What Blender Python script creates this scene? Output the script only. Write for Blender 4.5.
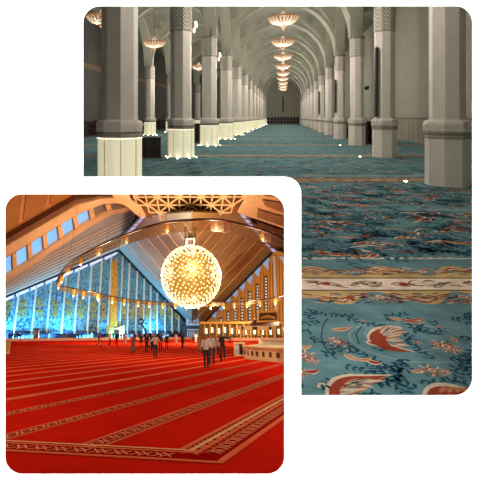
import bpy, math, random
from math import pi, sin, cos, tan, atan, sqrt, radians
from mathutils import Vector, Matrix
random.seed(7)
scene = bpy.context.scene
COL = scene.collection
for o in list(bpy.data.objects): bpy.data.objects.remove(o)

# ------------------------------------------------------------ camera, world, lights, exposure
FP = 470.0                 # focal length in pixels of a 480 px frame
PX, PY = 170.0, 117.0      # where the level optical axis meets the picture
EYE = 1.6
cd = bpy.data.cameras.new('camera'); cam = bpy.data.objects.new('camera', cd); COL.objects.link(cam)
cam.location = (0, 0, EYE); cam.rotation_euler = (pi/2, 0, 0)
cd.sensor_width = 36; cd.lens = 36*FP/480
cd.shift_x = (240-PX)/480; cd.shift_y = -(240-PY)/480
cd.clip_start = .05; cd.clip_end = 800
scene.camera = cam
scene.view_settings.view_transform = 'Standard'; scene.view_settings.look = 'None'
scene.view_settings.gamma = 1; scene.view_settings.use_curve_mapping = False
scene.view_settings.exposure = 0
w = bpy.data.worlds.new('world'); scene.world = w; w.use_nodes = True
w.node_tree.nodes['Background'].inputs[0].default_value = (1, 1, 1, 1)
w.node_tree.nodes['Background'].inputs[1].default_value = .02

# the red-carpeted hall lies lower and is tipped: its own frame has the eye at the origin, floor at z = -EB
THB = atan((333-PY)/FP)
EB = 1.8
MB_ = Matrix.Translation((0, 0, EYE)) @ Matrix.Rotation(-THB, 4, 'X')

def light(kind, name, loc, power, color, M=None, size=None, size_y=None, rot=None, radius=None, spread=None):
    d = bpy.data.lights.new(name, kind); d.energy = power; d.color = color
    if kind == 'AREA':
        d.shape = 'RECTANGLE'; d.size = size; d.size_y = size_y or size
        if spread: d.spread = spread
    elif radius is not None: d.shadow_soft_size = radius
    o = bpy.data.objects.new(name, d); COL.objects.link(o)
    m = Matrix.Translation(loc)
    if rot is not None: m = m @ rot
    o.matrix_world = (M @ m) if M is not None else m
    return o
def aim(frm, to):
    return (Vector(to)-Vector(frm)).to_track_quat('-Z', 'Y').to_matrix().to_4x4()

WALL_LIGHT = 2000
p_ = (-.5, -3.6, 3.2)
light('AREA', 'added_softbox', p_, WALL_LIGHT, (1, .99, .97), None, 4.5, 3.0, aim(p_, (.3, 1.5, 1.3)))  # unseen softbox added behind the camera to whiten the wall

CH_POWER = 480; CH_UP = 22
CHW = (1.0, .95, .86)
S_ = (283-PX)/FP           # the blue hall's nave runs off at this slant from the wall's normal
YU = FP*EYE                # metres of distance per 1/pixel below the eye line
def hallA(x, Y, z=0.0): return Vector((S_*Y+x, Y, z))
NAVE_CH = [.0337+.0103*k for k in range(9)]
AISLE_CH = [(-9.7, .0334), (-9.2, .0447), (-9.0, .0548), (-8.8, .0654), (-8.8, .0757)]
ZCH = 6.83
UP = Matrix.Rotation(pi, 4, 'X')
def chlight(p, k=1.0):
    light('AREA', 'chandelier_uplight', p+Vector((0, 0, .25)), CH_UP*k, CHW, None, 1.3, 1.3, UP)
    light('POINT', 'chandelier_light', p-Vector((0, 0, 1.3)), CH_POWER*k, CHW, radius=.10)
for u in NAVE_CH: chlight(hallA(0, u*YU, ZCH))
chlight(hallA(0, .0234*YU, ZCH)); chlight(hallA(0, .0131*YU, ZCH), .7); chlight(hallA(0, .130*YU, ZCH), 1)  # lights with no chandelier hung there, added to brighten the nave's ends
for x, u in AISLE_CH[:4]: chlight(hallA(x, u*YU, ZCH), .7)

WARM = (1.0, .80, .54)
# === LIGHTSB
# red hall lights (in its own frame)
def pbl(x, y, Y):
    m = MB_.inverted().to_3x3(); r = m @ Vector(((x-PX)/FP, 1.0, -(y-PY)/FP)); return r*(Y/r.y)
GP = 5000
for dx, dy, dz in ((0, 0, -6.6), (0, -6.6, 1.5), (6.6, 0, 1), (-6.6, 0, 1), (0, 0, 6.6), (0, 6.6, 0)):
    light('POINT', 'globe_light', pbl(191, 276, 92)+Vector((dx, dy, dz)), GP, WARM, MB_, radius=.14)
ZRL = pbl(186, 303.5, 150).z
for x, y, s in ((217, 219.6, .78), (166, 222.5, .8), (264.5, 231, .9), (125, 235, .8), (97.5, 246.5, .9), (66, 265.5, 1.3)):
    m = MB_.inverted().to_3x3(); r = m @ Vector(((x-PX)/FP, 1.0, -(y-PY)/FP)); p_ = r*(ZRL/r.z)
    light('POINT', 'ring_lamp_light', p_+Vector((0, 0, -1.6*s)), 1000*s, (1, .82, .58), MB_, radius=.08)
# cool wash lights at the foot of the blue wall
for x, Y in ((22, 131), (62, 142), (102, 153), (142, 165)):
    a = pbl(x, 338, Y); a.z = -1.2; b_ = pbl(x, 300, Y+14)
    light('AREA', 'wall_washer', a, 10500, (.10, .58, 1.0), MB_, 16, 1.0, aim(a, b_))
for x, y_ in ((-9.0, 12.0), (8.0, 12.0), (-17, 24), (14, 26)):
    light('POINT', 'added_side_fill', (x, y_, 2.6), 950 if y_ < 20 else 3600, (1, .8, .55), MB_, radius=.3)  # unseen lights added beyond both sides to brighten the near red floor
for x, y in ((96.5, 292.7), (149, 302), (211, 303), (247, 300.8), (276, 297.5)):
    m = MB_.inverted().to_3x3(); r = m @ Vector(((x-PX)/FP, 1.0, -(y-PY)/FP)); p_ = r*(ZRL/r.z)
    light('POINT', 'far_ring_light', p_+Vector((0, -.6, -1.9)), 3600, (1, .80, .5), MB_, radius=.12)
# === ENDLB
# ------------------------------------------------------------ helpers
def ray(x, y): return Vector(((x-PX)/FP, 1.0, -(y-PY)/FP))
MBi = MB_.inverted().to_3x3()
def rayB(x, y): return MBi @ ray(x, y)
def pb(x, y, Y):
    r = rayB(x, y); return r*(Y/r.y)
def floorB(x, y, z=0.0):
    r = rayB(x, y); return r*((-EB+z)/r.z)
class Plane:
    def __init__(s, a, b, c):
        s.p = Vector(a); s.n = (Vector(b)-s.p).cross(Vector(c)-s.p).normalized()
        if s.n.dot(s.p) > 0: s.n = -s.n           # normal towards the eye
    def at(s, x, y, off=0.0):
        r = rayB(x, y); return r*((s.p+s.n*off).dot(s.n)/r.dot(s.n))
def lin(c):
    def f(v):
        v /= 255.0
        return v/12.92 if v <= .04045 else ((v+.055)/1.055)**2.4
    return tuple(f(v) for v in c[:3])+(1.0,)

class MB:
    def __init__(s): s.v = []; s.f = []; s.m = []; s.c = []; s.sm = []
    def add(s, vs, fs, m=0, c=None, smooth=False):
        b = len(s.v); s.v += [tuple(v) for v in vs]
        for f in fs:
            s.f.append(tuple(b+i for i in f)); s.m.append(m); s.c.append(c); s.sm.append(smooth)
    def poly(s, pts, m=0, c=None): s.add(pts, [tuple(range(len(pts)))], m, c)
    def box(s, c, d, m=0, R=None, col=None):
        hx, hy, hz = d[0]/2, d[1]/2, d[2]/2
        vs = [Vector((x, y, z)) for x in (-hx, hx) for y in (-hy, hy) for z in (-hz, hz)]
        if R is not None: vs = [R @ v for v in vs]
        vs = [v+Vector(c) for v in vs]
        s.add(vs, [(0,1,3,2),(4,6,7,5),(0,4,5,1),(2,3,7,6),(0,2,6,4),(1,5,7,3)], m, col)
    def slab(s, pts, t, away=None, m=0, col=None):
        n = len(pts); pts = [Vector(p) for p in pts]
        nn = Vector((0, 0, 0))
        for i in range(n): nn += (pts[i]-pts[0]).cross(pts[(i+1) % n]-pts[0])
        nn.normalize()
        ref = away if away is not None else sum(pts, Vector())/n
        if nn.dot(ref) < 0: nn = -nn
        back = [p+nn*t for p in pts]
        s.add(pts+back, [tuple(range(n)), tuple(range(2*n-1, n-1, -1))]+[(i, (i+1) % n, n+(i+1) % n, n+i) for i in range(n)], m, col)
    def bar(s, a, b, w_, h_, m=0, up=None, col=None):
        a = Vector(a); b = Vector(b); d = b-a; L = d.length
        if L < 1e-6: return
        d.normalize(); up = Vector(up) if up is not None else Vector((0, 0, 1))
        x = d.cross(up)
        if x.length < 1e-4: x = d.cross(Vector((1, 0, 0)))
        x.normalize(); z = x.cross(d)
        R = Matrix((x, d, z)).transposed()
        s.box((a+b)/2, (w_, L, h_), m, R, col)
    def tube(s, a, b, r0, r1=None, n=10, m=0, caps=True):
        r1 = r0 if r1 is None else r1
        a = Vector(a); b = Vector(b); d = (b-a).normalized()
        x = d.cross(Vector((0, 0, 1)))
        if x.length < 1e-3: x = d.cross(Vector((1, 0, 0)))
        x.normalize(); y = d.cross(x)
        vs = [p+(x*cos(2*pi*i/n)+y*sin(2*pi*i/n))*r for p, r in ((a, r0), (b, r1)) for i in range(n)]
        fs = [(i, (i+1) % n, n+(i+1) % n, n+i) for i in range(n)]
        s.add(vs, fs, m, None, True)
        if caps: s.add(vs, [tuple(range(n))[::-1], tuple(range(n, 2*n))], m)
    def path(s, pts, r, n=8, m=0, closed=False):
        k = len(pts); rings = []
        for i in range(k):
            p = Vector(pts[i]); a = Vector(pts[(i-1) % k] if closed or i else pts[0]); b = Vector(pts[(i+1) % k] if closed or i < k-1 else pts[-1])
            d = (b-a).normalized(); x = d.cross(Vector((0, 0, 1))); x = x.normalized() if x.length > 1e-3 else Vector((1, 0, 0)); y = d.cross(x)
            rings.append([p+(x*cos(2*pi*j/n)+y*sin(2*pi*j/n))*r for j in range(n)])
        vs = [v for r_ in rings for v in r_]; fs = []
        for i in range(k if closed else k-1):
            a = i*n; b = ((i+1) % k)*n
            fs += [(a+j, a+(j+1) % n, b+(j+1) % n, b+j) for j in range(n)]
        s.add(vs, fs, m, None, True)
    def lathe(s, prof, n=24, c=(0, 0, 0), m=0, rot=0, smooth=True, rf=None):
        vs = []
        for r, z in prof:
            for i in range(n):
                a = 2*pi*i/n+rot; rr = r*(rf(a) if rf else 1)
                vs.append((c[0]+rr*cos(a), c[1]+rr*sin(a), c[2]+z))
        fs = []
        for k in range(len(prof)-1):
            fs += [(k*n+i, k*n+(i+1) % n, (k+1)*n+(i+1) % n, (k+1)*n+i) for i in range(n)]
        s.add(vs, fs, m, None, smooth)
    def ball(s, c, r, m=0, n=10, k=6, R=None):
        rx, ry, rz = (r, r, r) if not isinstance(r, (tuple, list)) else r
        vs = []; 
        for j in range(k+1):
            t = pi*j/k
            for i in range(n):
                a = 2*pi*i/n; v = Vector((rx*sin(t)*cos(a), ry*sin(t)*sin(a), rz*cos(t)))
                if R is not None: v = R @ v
                vs.append(v+Vector(c))
        s.add(vs, [(j*n+i, j*n+(i+1) % n, (j+1)*n+(i+1) % n, (j+1)*n+i) for j in range(k) for i in range(n)], m, None, True)
    def cap(s, a, b, r0, r1=None, m=0, n=10):
        r1 = r0 if r1 is None else r1
        s.tube(a, b, r0, r1, n, m); s.ball(a, r0, m, n, 6); s.ball(b, r1, m, n, 6)
    def mesh(s, name, mats):
        me = bpy.data.meshes.new(name); me.from_pydata(s.v, [], s.f)
        for m in (mats if isinstance(mats, (list, tuple)) else [mats]): me.materials.append(m)
        me.polygons.foreach_set('material_index', s.m); me.polygons.foreach_set('use_smooth', s.sm)
        if any(c is not None for c in s.c):
            at = me.color_attributes.new('Col', 'FLOAT_COLOR', 'CORNER')
            buf = []
            for p in me.polygons:
                c = s.c[p.index] or (1, 1, 1, 1)
                buf += list(c)*p.loop_total
            at.data.foreach_set('color', buf)
        me.update(); return me
    def build(s, name, mats, parent=None, M=None):
        o = bpy.data.objects.new(name, s.mesh(name, mats)); COL.objects.link(o)
        if parent: o.parent = parent
        if M is not None: o.matrix_world = M
        return o
def tag(o, label=None, cat=None, group=None, kind=None):
    if label: o['label'] = label
    if cat: o['category'] = cat
    if group: o['group'] = group
    if kind: o['kind'] = kind
    return o
def empty(name, M, label=None, cat=None, group=None, kind=None):
    o = bpy.data.objects.new(name, None); COL.objects.link(o); o.empty_display_size = .2
    o.matrix_world = M if isinstance(M, Matrix) else Matrix.Translation(M)
    return tag(o, label, cat, group, kind)
def copy_tree(o, parent=None):
    c = o.copy(); COL.objects.link(c); c.parent = parent
    for ch in list(o.children): copy_tree(ch, c)
    return c
def TB(p, rz=0): return MB_ @ Matrix.Translation(p) @ Matrix.Rotation(rz, 4, 'Z')

# ------------------------------------------------------------ materials
def mat(name, col, rough=.6, noise=0, nscale=5, metal=0, emit=None, es=0, bump=0, bscale=40, col2=None):
    m = bpy.data.materials.new(name); m.use_nodes = True; nt = m.node_tree; b = nt.nodes['Principled BSDF']
    b.inputs['Base Color'].default_value = col; b.inputs['Roughness'].default_value = rough; b.inputs['Metallic'].default_value = metal
    if noise or col2:
        tc = nt.nodes.new('ShaderNodeTexCoord'); n = nt.nodes.new('ShaderNodeTexNoise'); n.inputs['Scale'].default_value = nscale; n.inputs['Detail'].default_value = 5
        nt.links.new(tc.outputs['Object'], n.inputs['Vector'])
        r = nt.nodes.new('ShaderNodeValToRGB'); r.color_ramp.elements[0].position = .35; r.color_ramp.elements[1].position = .65
        r.color_ramp.elements[0].color = tuple(v*(1-noise) for v in col[:3])+(1,)
        r.color_ramp.elements[1].color = col2 or tuple(min(1, v*(1+noise)) for v in col[:3])+(1,)
        nt.links.new(n.outputs['Fac'], r.inputs['Fac']); nt.links.new(r.outputs[0], b.inputs['Base Color'])
    if emit:
        b.inputs['Emission Color'].default_value = emit; b.inputs['Emission Strength'].default_value = es
    if bump:
        tc = nt.nodes.new('ShaderNodeTexCoord'); n = nt.nodes.new('ShaderNodeTexNoise'); n.inputs['Scale'].default_value = bscale; n.inputs['Detail'].default_value = 3
        bp = nt.nodes.new('ShaderNodeBump'); bp.inputs['Strength'].default_value = bump; bp.inputs['Distance'].default_value = .01
        nt.links.new(tc.outputs['Object'], n.inputs['Vector']); nt.links.new(n.outputs['Fac'], bp.inputs['Height']); nt.links.new(bp.outputs[0], b.inputs['Normal'])
    return m
def carpet_mat(name, rough=.95, nscale=9, amp=.18, spec=.1, stretch=(1, 1, 1)):
    m = bpy.data.materials.new(name); m.use_nodes = True; nt = m.node_tree; nt.nodes.remove(nt.nodes['Principled BSDF']); b = nt.nodes.new('ShaderNodeBsdfDiffuse'); nt.links.new(b.outputs[0], nt.nodes['Material Output'].inputs['Surface'])
    at = nt.nodes.new('ShaderNodeAttribute'); at.attribute_name = 'Col'
    tc = nt.nodes.new('ShaderNodeTexCoord'); n = nt.nodes.new('ShaderNodeTexNoise'); n.inputs['Scale'].default_value = nscale; n.inputs['Detail'].default_value = 6; n.inputs['Roughness'].default_value = .65
    mp = nt.nodes.new('ShaderNodeMapping'); mp.inputs['Scale'].default_value = stretch
    mr = nt.nodes.new('ShaderNodeMapRange'); mr.inputs['From Min'].default_value = .3; mr.inputs['From Max'].default_value = .7
    mr.inputs['To Min'].default_value = 1-amp; mr.inputs['To Max'].default_value = 1+amp
    mx = nt.nodes.new('ShaderNodeVectorMath'); mx.operation = 'SCALE'
    nt.links.new(tc.outputs['Object'], mp.inputs['Vector']); nt.links.new(mp.outputs[0], n.inputs['Vector'])
    nt.links.new(n.outputs['Fac'], mr.inputs['Value']); nt.links.new(at.outputs['Color'], mx.inputs[0]); nt.links.new(mr.outputs[0], mx.inputs['Scale'])
    nt.links.new(mx.outputs[0], b.inputs['Color'])
    return m
def glassy(name, col, alpha, emit=None, es=0):
    m = bpy.data.materials.new(name); m.use_nodes = True; nt = m.node_tree; b = nt.nodes['Principled BSDF']
    out = nt.nodes['Material Output']; tr = nt.nodes.new('ShaderNodeBsdfTransparent'); tr.inputs[0].default_value = col
    mx = nt.nodes.new('ShaderNodeMixShader'); mx.inputs[0].default_value = alpha
    b.inputs['Base Color'].default_value = col; b.inputs['Roughness'].default_value = .2
    if emit: b.inputs['Emission Color'].default_value = emit; b.inputs['Emission Strength'].default_value = es
    nt.links.new(tr.outputs[0], mx.inputs[1]); nt.links.new(b.outputs[0], mx.inputs[2]); nt.links.new(mx.outputs[0], out.inputs['Surface'])
    return m

M_white = mat('white_gallery_paint', (.93, .93, .93, 1), .9)
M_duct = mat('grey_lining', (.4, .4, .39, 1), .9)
M_plaster = mat('vault_plaster', lin((142, 138, 121)), .85, .05, .5, bump=.1)
M_stone = mat('column_stone', lin((224, 212, 200)), .6, .05, 2.5, bump=.1)
M_stone_dk = mat('carved_stone', lin((160, 150, 135)), .7, .08, 9)
M_line = mat('stone_seam', lin((110, 102, 90)), .8)
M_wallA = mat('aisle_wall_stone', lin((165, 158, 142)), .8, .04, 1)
M_wallDk = mat('dark_grey_wall', lin((95, 92, 86)), .85, .08, .6)  # slightly mottled dark grey
M_wainscot = mat('stone_wainscot', lin((150, 140, 122)), .7, .08, 3)
M_gold = mat('gilt_frieze', lin((125, 90, 50)), .5, .5, 6)
M_glow = mat('uplit_glow_panel', (.78, .74, .54, 1), .5, emit=(1, .92, .64, 1), es=.48)  # uplight wash on the fluted base put into its own glow
M_flute_shade = mat('flute_shade_tone', lin((226, 216, 180)), .7, emit=(1, .92, .64, 1), es=.12)  # shade between the flutes imitated by darker strips with a weaker glow
M_strip_glow = mat('added_strip_glow', (1, 1, 1, 1), .5, emit=(1, .95, .8, 1), es=1.0)  # strip added under the ledge to brighten the fluted base from above
M_spot = mat('floor_light_glass', (1, 1, 1, 1), .3, emit=(1, .97, .9, 1), es=34)
M_dkwood = mat('dark_red_wood', lin((62, 34, 28)), .5, .3, 8)
M_black = mat('matt_black', lin((28, 26, 26)), .6)
M_dk2 = mat('speaker_cloth', lin((70, 64, 54)), .7)
M_dkgrey = mat('dark_grey_metal', lin((75, 70, 62)), .5)
M_crystal = mat('lit_crystal', (.42, .33, .24, 1), .3, emit=(1, .74, .48, 1), es=.36)
M_crystal2 = mat('amber_crystal', lin((120, 72, 44)), .3, emit=(1, .45, .18, 1), es=.22)
M_brass = mat('brass', lin((165, 115, 70)), .35, metal=.6)
M_shelf = mat('pale_shelf_metal', lin((150, 148, 140)), .5)

# ------------------------------------------------------------ the white wall with its two round-cornered openings
DW = 1.5
def wp(x, y): r = ray(x, y)*DW; return (r.x, r.z+EYE)
def rounded(x0, y0, x1, y1, r, n=10):
    pts = []
    for cx, cy, a0 in ((x1-r, y0+r, -90), (x1-r, y1-r, 0), (x0+r, y1-r, 90), (x0+r, y0+r, 180)):
        for i in range(n+1):
            a = radians(a0+90*i/n); pts.append((cx+r*cos(a), cy+r*sin(a)))
    return pts
outA = []
for cx, cy, a0, r in ((473-17, 6+17, -90, 17), (473-17, 396-17, 0, 17)):
    for i in range(11):
        a = radians(a0+9*i); outA.append((cx+r*cos(a), cy+r*sin(a)))
outA.append((301, 396))
for i in range(11):
    a = radians(0-9*i); outA.append((285+16*cos(a), 193+16*sin(a)))
outA.append((83, 177))
for i in range(11):
    a = radians(180+9*i); outA.append((83+17+17*cos(a), 6+17+17*sin(a)))
outB = rounded(5, 194, 284.5, 475, 17)
cu = bpy.data.curves.new('wall', 'CURVE'); cu.dimensions = '2D'; cu.fill_mode = 'BOTH'; cu.extrude = .0025
WX0, WX1, WZ1 = -19.0, 12.5, 13.0
for pts in ([(WX0, 0), (WX1, 0), (WX1, WZ1), (WX0, WZ1)], [wp(*p) for p in outA], [wp(*p) for p in outB]):
    sp = cu.splines.new('POLY'); sp.points.add(len(pts)-1); sp.use_cyclic_u = True
    for q, (x, z) in zip(sp.points, pts): q.co = (x, z, 0, 1)
co = bpy.data.objects.new('tmp', cu); COL.objects.link(co)
dg = bpy.context.evaluated_depsgraph_get()
me = bpy.data.meshes.new_from_object(co.evaluated_get(dg)); bpy.data.objects.remove(co)
me.materials.clear(); me.materials.append(M_white); me.name = 'wall_front'
wf = bpy.data.objects.new('wall_front', me); COL.objects.link(wf)
wf.matrix_world = Matrix.Translation((0, DW+.0025, 0)) @ Matrix.Rotation(pi/2, 4, 'X')
tag(wf, 'white wall with two round-cornered openings', kind='structure')

# ------------------------------------------------------------ blue hall: carpeted floor
YEND = 107.5
def FA(x, y, z=.0):                     # floor point seen at a picture position (measured layout of the carpet)
    r = ray(x, y); t = EYE/(-r.z); return Vector((r.x*t, r.y*t, z))
TEAL = lin((110, 145, 150)); NAVY = lin((44, 84, 102)); CREAM = lin((226, 205, 178)); RUST = lin((165, 72, 52)); GOLD = lin((212, 176, 118))
BEIGE = lin((248, 222, 198)); BROWN = lin((125, 98, 76)); ORANGE = lin((205, 135, 95)); PALE = lin((158, 176, 168)); GREY = lin((140, 128, 112))
HXL, HXR, HYT, HYB = -3, 293, 186, 483  # the stair-well like gap in this floor above the lower hall
yT = YU/(HYT-PY); yBt = YU/(HYB-PY)
def hx(px, Y): return (px-PX)/FP*Y
fa = MB(); xl, xr = -22.0, 13.0
X_ = lambda x, Y: (x, Y, 0)
def fl(*q): fa.poly(q, 0, TEAL)
xa = lambda Y: S_*Y
fl((-19, DW+.003, 0), (12.5, DW+.003, 0), (12.5, yBt, 0), (-19, yBt, 0))
fl((-19, yBt, 0), (hx(HXL, yBt), yBt, 0), (hx(HXL, yT), yT, 0), (-19, yT, 0))
fl((hx(HXR, yBt), yBt, 0), (12.5, yBt, 0), (12.5, yT, 0), (hx(HXR, yT), yT, 0))
fl((-19, yT, 0), (12.5, yT, 0), (S_*YEND+8.6, YEND, 0), (S_*YEND-17, YEND, 0))
def clear(x, Y, r=.3):                  # not above the gap
    return not (yBt-r < Y < yT+r and hx(HXL, Y)-r < x < hx(HXR, Y)+r)
zl = [0.0]
def tri(c, pts, z): fa.poly([(c[0]+p[0], c[1]+p[1], z) for p in pts], 0, None)
def shape(pts, col, z):
    if z > .00121:
        for p in pts:
            if yBt < p[1] < yT and hx(HXL, p[1]) < p[0] < hx(HXR, p[1]): return
    fa.poly([(p[0], p[1], z) for p in pts], 0, col)
def crescent(c, a, L, W, bend, col, z, n=7):
    ca, sa = cos(a), sin(a); up, lo = [], []
    for i in range(n+1):
        t = i/n; x = (t-.5)*L; y0 = bend*L*(1-(2*t-1)**2); h = W*sin(pi*t)**.7*(1-.45*t)
        up.append((x, y0+h/2)); lo.append((x, y0-h/2))
    for i in range(n):
        q = [up[i], up[i+1], lo[i+1], lo[i]]
        shape([(c[0]+x*ca-y*sa, c[1]+x*sa+y*ca) for x, y in q], col, z)
def rosette(c, r, n, col, z, inner=.35, ph=0, k=1.0):
    pts = []
    for i in range(n*2):
        a = pi*i/n+ph; q = r if i % 2 == 0 else r*inner
        pts.append((c[0]+q*cos(a), c[1]+q*sin(a)*k))
    for i in range(0, n*2, 2):
        shape([c, pts[i-1], pts[i], pts[i+1]], col, z)
def disc(c, r, col, z, n=8, k=1.0): shape([(c[0]+r*cos(2*pi*i/n), c[1]+r*k*sin(2*pi*i/n)) for i in range(n)], col, z)
NAVY2 = lin((78, 116, 128))
def sprig(c, r, z=.0015, n=7, col=None):
    a = random.uniform(0, 2*pi); x, y = c
    for i in range(n):
        a += random.uniform(-.8, .8); x += r*.32*cos(a); y += r*.32*sin(a)
        for sgn in (-1, 1):
            b = a+sgn*random.uniform(.6, 1.3); L = r*random.uniform(.3, .5)
            crescent((x+cos(b)*L*.5, y+sin(b)*L*.5), b, L, L*.62, .1*sgn, col or NAVY, z, 3)
        crescent((x, y), a, r*.4, r*.05, 0, col or NAVY, z, 2)
def strip_pts(pts, wd, col, z):
    for i in range(len(pts)-1):
        a, b = Vector(pts[i][:2]), Vector(pts[i+1][:2]); d = (b-a)
        if d.length < 1e-6: continue
        n = Vector((-d.y, d.x)).normalized()*wd/2
        shape([a+n, b+n, b-n, a-n], col, z)
def blossom(c, r, z=.002):
    n = 9; p0 = random.random()*3
    for i in range(n):
        a = p0+2*pi*i/n; q = random.uniform(.55, .8)*r
        crescent((c[0]+cos(a)*q, c[1]+sin(a)*q), a+random.uniform(-.5, .5), r*.62, r*.26, random.uniform(-.2, .2), random.choice([CREAM, CREAM, ORANGE]), z, 4)
        crescent((c[0]+cos(a)*q*.9, c[1]+sin(a)*q*.9), a+random.uniform(-.5, .5), r*.4, r*.12, 0, random.choice([RUST, BROWN, RUST]), z+.0005, 3)
        if i % 3 == 0: crescent((c[0]+cos(a+.3)*r*.9, c[1]+sin(a+.3)*r*.9), a+1.2, r*.45, r*.14, .2, random.choice([NAVY, RUST]), z+.0004, 3)
    disc(c, r*.40, RUST, z+.001, 9); disc(c, r*.30, CREAM, z+.0015, 9); disc(c, r*.16, random.choice([RUST, ORANGE]), z+.002, 7)
def flower(c, r, z=.002, small=False):
    for i in range(5):
        a = random.uniform(0, 2*pi); q = random.uniform(.2, .9)*r
        crescent((c[0]+cos(a)*q*1.3, c[1]+sin(a)*q), random.uniform(0, 6.3), r*.9, r*.3, .15, random.choice([CREAM, ORANGE, RUST]), z+.0003*i, 3)
    disc(c, r*.3, random.choice([RUST, BROWN]), z+.002, 6)
    return
def flame(c, a, L, z=.002):
    crescent(c, a, L, L*.34, .22, CREAM, z, 9); crescent((c[0], c[1]), a, L*.94, L*.24, .22, RUST, z+.0006, 9)
    for i in range(4):
        t = -.3+.2*i; b = a+.5+.15*i
        crescent((c[0]+cos(a)*L*t-sin(a)*L*.2, c[1]+sin(a)*L*t+cos(a)*L*.2), b, L*.34, L*.07, .1, random.choice([ORANGE, CREAM]), z+.0012, 4)
def ring(c, rx, ry, wd, col, z, a0=0, a1=2*pi, n=40):
    strip_pts([(c[0]+rx*cos(a0+(a1-a0)*i/n), c[1]+ry*sin(a0+(a1-a0)*i/n)) for i in range(n+1)], wd, col, z)

BAND = 7.45; B0 = 4.49
def clipseg(Y, x0, x1):
    """the pieces of a cross strip that do not lie above the gap"""
    return []
def hall_x(Y): return max(-19, S_*Y-16.4), min(12.4, S_*Y+8.2) if Y < 17 else S_*Y+8.2
def cross(Y0, Y1, col, z):
    if Y1 > YEND: return
    m = (Y0+Y1)/2; a, b = hall_x(m)
    if m < yBt or m > yT: shape([(a, Y0), (b, Y0), (b, Y1), (a, Y1)], col, z)
    else:
        shape([(a, Y0), (hx(HXL, Y0), Y0), (hx(HXL, Y1), Y1), (a, Y1)], col, z)
        shape([(hx(HXR, Y0), Y0), (b, Y0), (b, Y1), (hx(HXR, Y1), Y1)], col, z)
for k in range(0, 14):
    c = B0+BAND*k
    cross(c-.46, c+.54, TEAL, .0005)
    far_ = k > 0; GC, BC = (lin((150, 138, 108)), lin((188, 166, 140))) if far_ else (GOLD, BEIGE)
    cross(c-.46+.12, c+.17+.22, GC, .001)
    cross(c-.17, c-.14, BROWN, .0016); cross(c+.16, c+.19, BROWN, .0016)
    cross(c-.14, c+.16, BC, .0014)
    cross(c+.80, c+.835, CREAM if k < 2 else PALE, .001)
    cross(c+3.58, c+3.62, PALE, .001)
    if k > 3: continue
    a, b = (hx(296, c)+.29, hx(480, c)+.2) if k == 0 else (hx(75, c) if k > 1 else hx(296, c), hx(480, c))
    if k >= 1 and yT < c: a = hx(78, c)
    x = a; i = 0
    while x < b:                         # scallops of the two gold borders and sprays on the pale middle
        for sgn, e, yy in ((1, c+.39, .16), (-1, c-.34, .14)):
            n = 10
            colr = GOLD if i % 2 == 0 else TEAL
            if i % 2 == 0:
                shape([(x-.2+.4*j/n, e+sgn*yy*sin(pi*j/n)) for j in range(n+1)], GC, .0012)
                for q in range(3):
                    L = .30-.08*q
                    strip_pts([(x-L, e-sgn*(.10-.045*q)), (x, e+sgn*(.02+.04*q)), (x+L, e-sgn*(.10-.045*q))], .022, [RUST, CREAM, RUST][q], .0018+.0003*q)
                disc((x, e-sgn*.09), .055, GREY, .0024, 6, .7)
            else:
                shape([(x-.17+.34*j/n, e-sgn*(.02+.13*sin(pi*j/n))) for j in range(n+1)][::-1], TEAL, .0015)
                for q in range(9):
                    flower((x+random.uniform(-.18, .18), e+random.uniform(-.1, .06)), random.uniform(.03, .055), .0019, True)
                disc((x, e-sgn*.03), .04, CREAM, .0032); disc((x, e-sgn*.03), .025, ORANGE, .0036)
            for q in range(24 if k < 2 else 3):
                crescent((x+random.uniform(-.25, .25), e+random.uniform(-.12, .1)), random.uniform(-.6, .6), .10, .026, .1, random.choice([RUST, CREAM, NAVY, BROWN, ORANGE]), .0028)
        for q in range(12 if k < 2 else 3):
            cc = [RUST, BROWN][i % 2]
            crescent((x+random.uniform(-.13, .13), c+.01+random.uniform(-.07, .07)), random.uniform(-.7, .7)+(pi if random.random() < .5 else 0), .16, .025, .15, cc, .002)
        disc((x, c+.01), .04, [RUST, GREY][i % 2], .0024)
        x += .37; i += 1
    if k < 2:
        x = a
        while x < b:
            for s0 in (0,):
                if clear(x, c+.85, .05): shape([(x, c+.80), (x+.045, c+.80), (x+.06, c+.86), (x+.015, c+.86)], CREAM, .0016)
            x += .11
# the near field: hand-laid scrolls, leaves and blossoms
def fpt(x, y): p = FA(x, y); return (p.x, p.y)
def pxleaf(pts, wd, col, z, taper=True):
    q0 = [Vector(fpt(*p)) for p in pts]; q0 = [q0[0]*2-q0[1]]+q0+[q0[-1]*2-q0[-2]]; q = []
    for i in range(1, len(q0)-2):
        p0, p1, p2, p3 = q0[i-1:i+3]
        for j in range(5):
            t = j/5; q.append(.5*((2*p1)+(p2-p0)*t+(2*p0-5*p1+4*p2-p3)*t*t+(3*p1-p0-3*p2+p3)*t**3))
    q.append(q0[-2]); n = len(q)-1; L_, R_ = [], []
    for i, p in enumerate(q):
        d = (q[min(i+1, n)]-q[max(i-1, 0)]).normalized(); nn = Vector((-d.y, d.x)); t = i/n
        h = wd/2*max(0.02, sin(pi*(.03+.97*t**.8)))**.9
        L_.append(p+nn*h); R_.append(p-nn*h)
    for i in range(n): shape([L_[i], L_[i+1], R_[i+1], R_[i]], col, z)
ring(fpt(410, 341), .42, .30, .010, PALE, .0012)
ring(fpt(405, 337), .28, .20, .007, PALE, .0012, .3, 5.2)
strip_pts([fpt(*p) for p in ((345, 347), (350, 354), (365, 362), (385, 366), (410, 371), (440, 372), (472, 368))], .011, PALE, .0012)
strip_pts([fpt(*p) for p in ((328, 318), (323, 326), (321, 337), (326, 349), (337, 360))], .009, NAVY, .0012)
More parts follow.
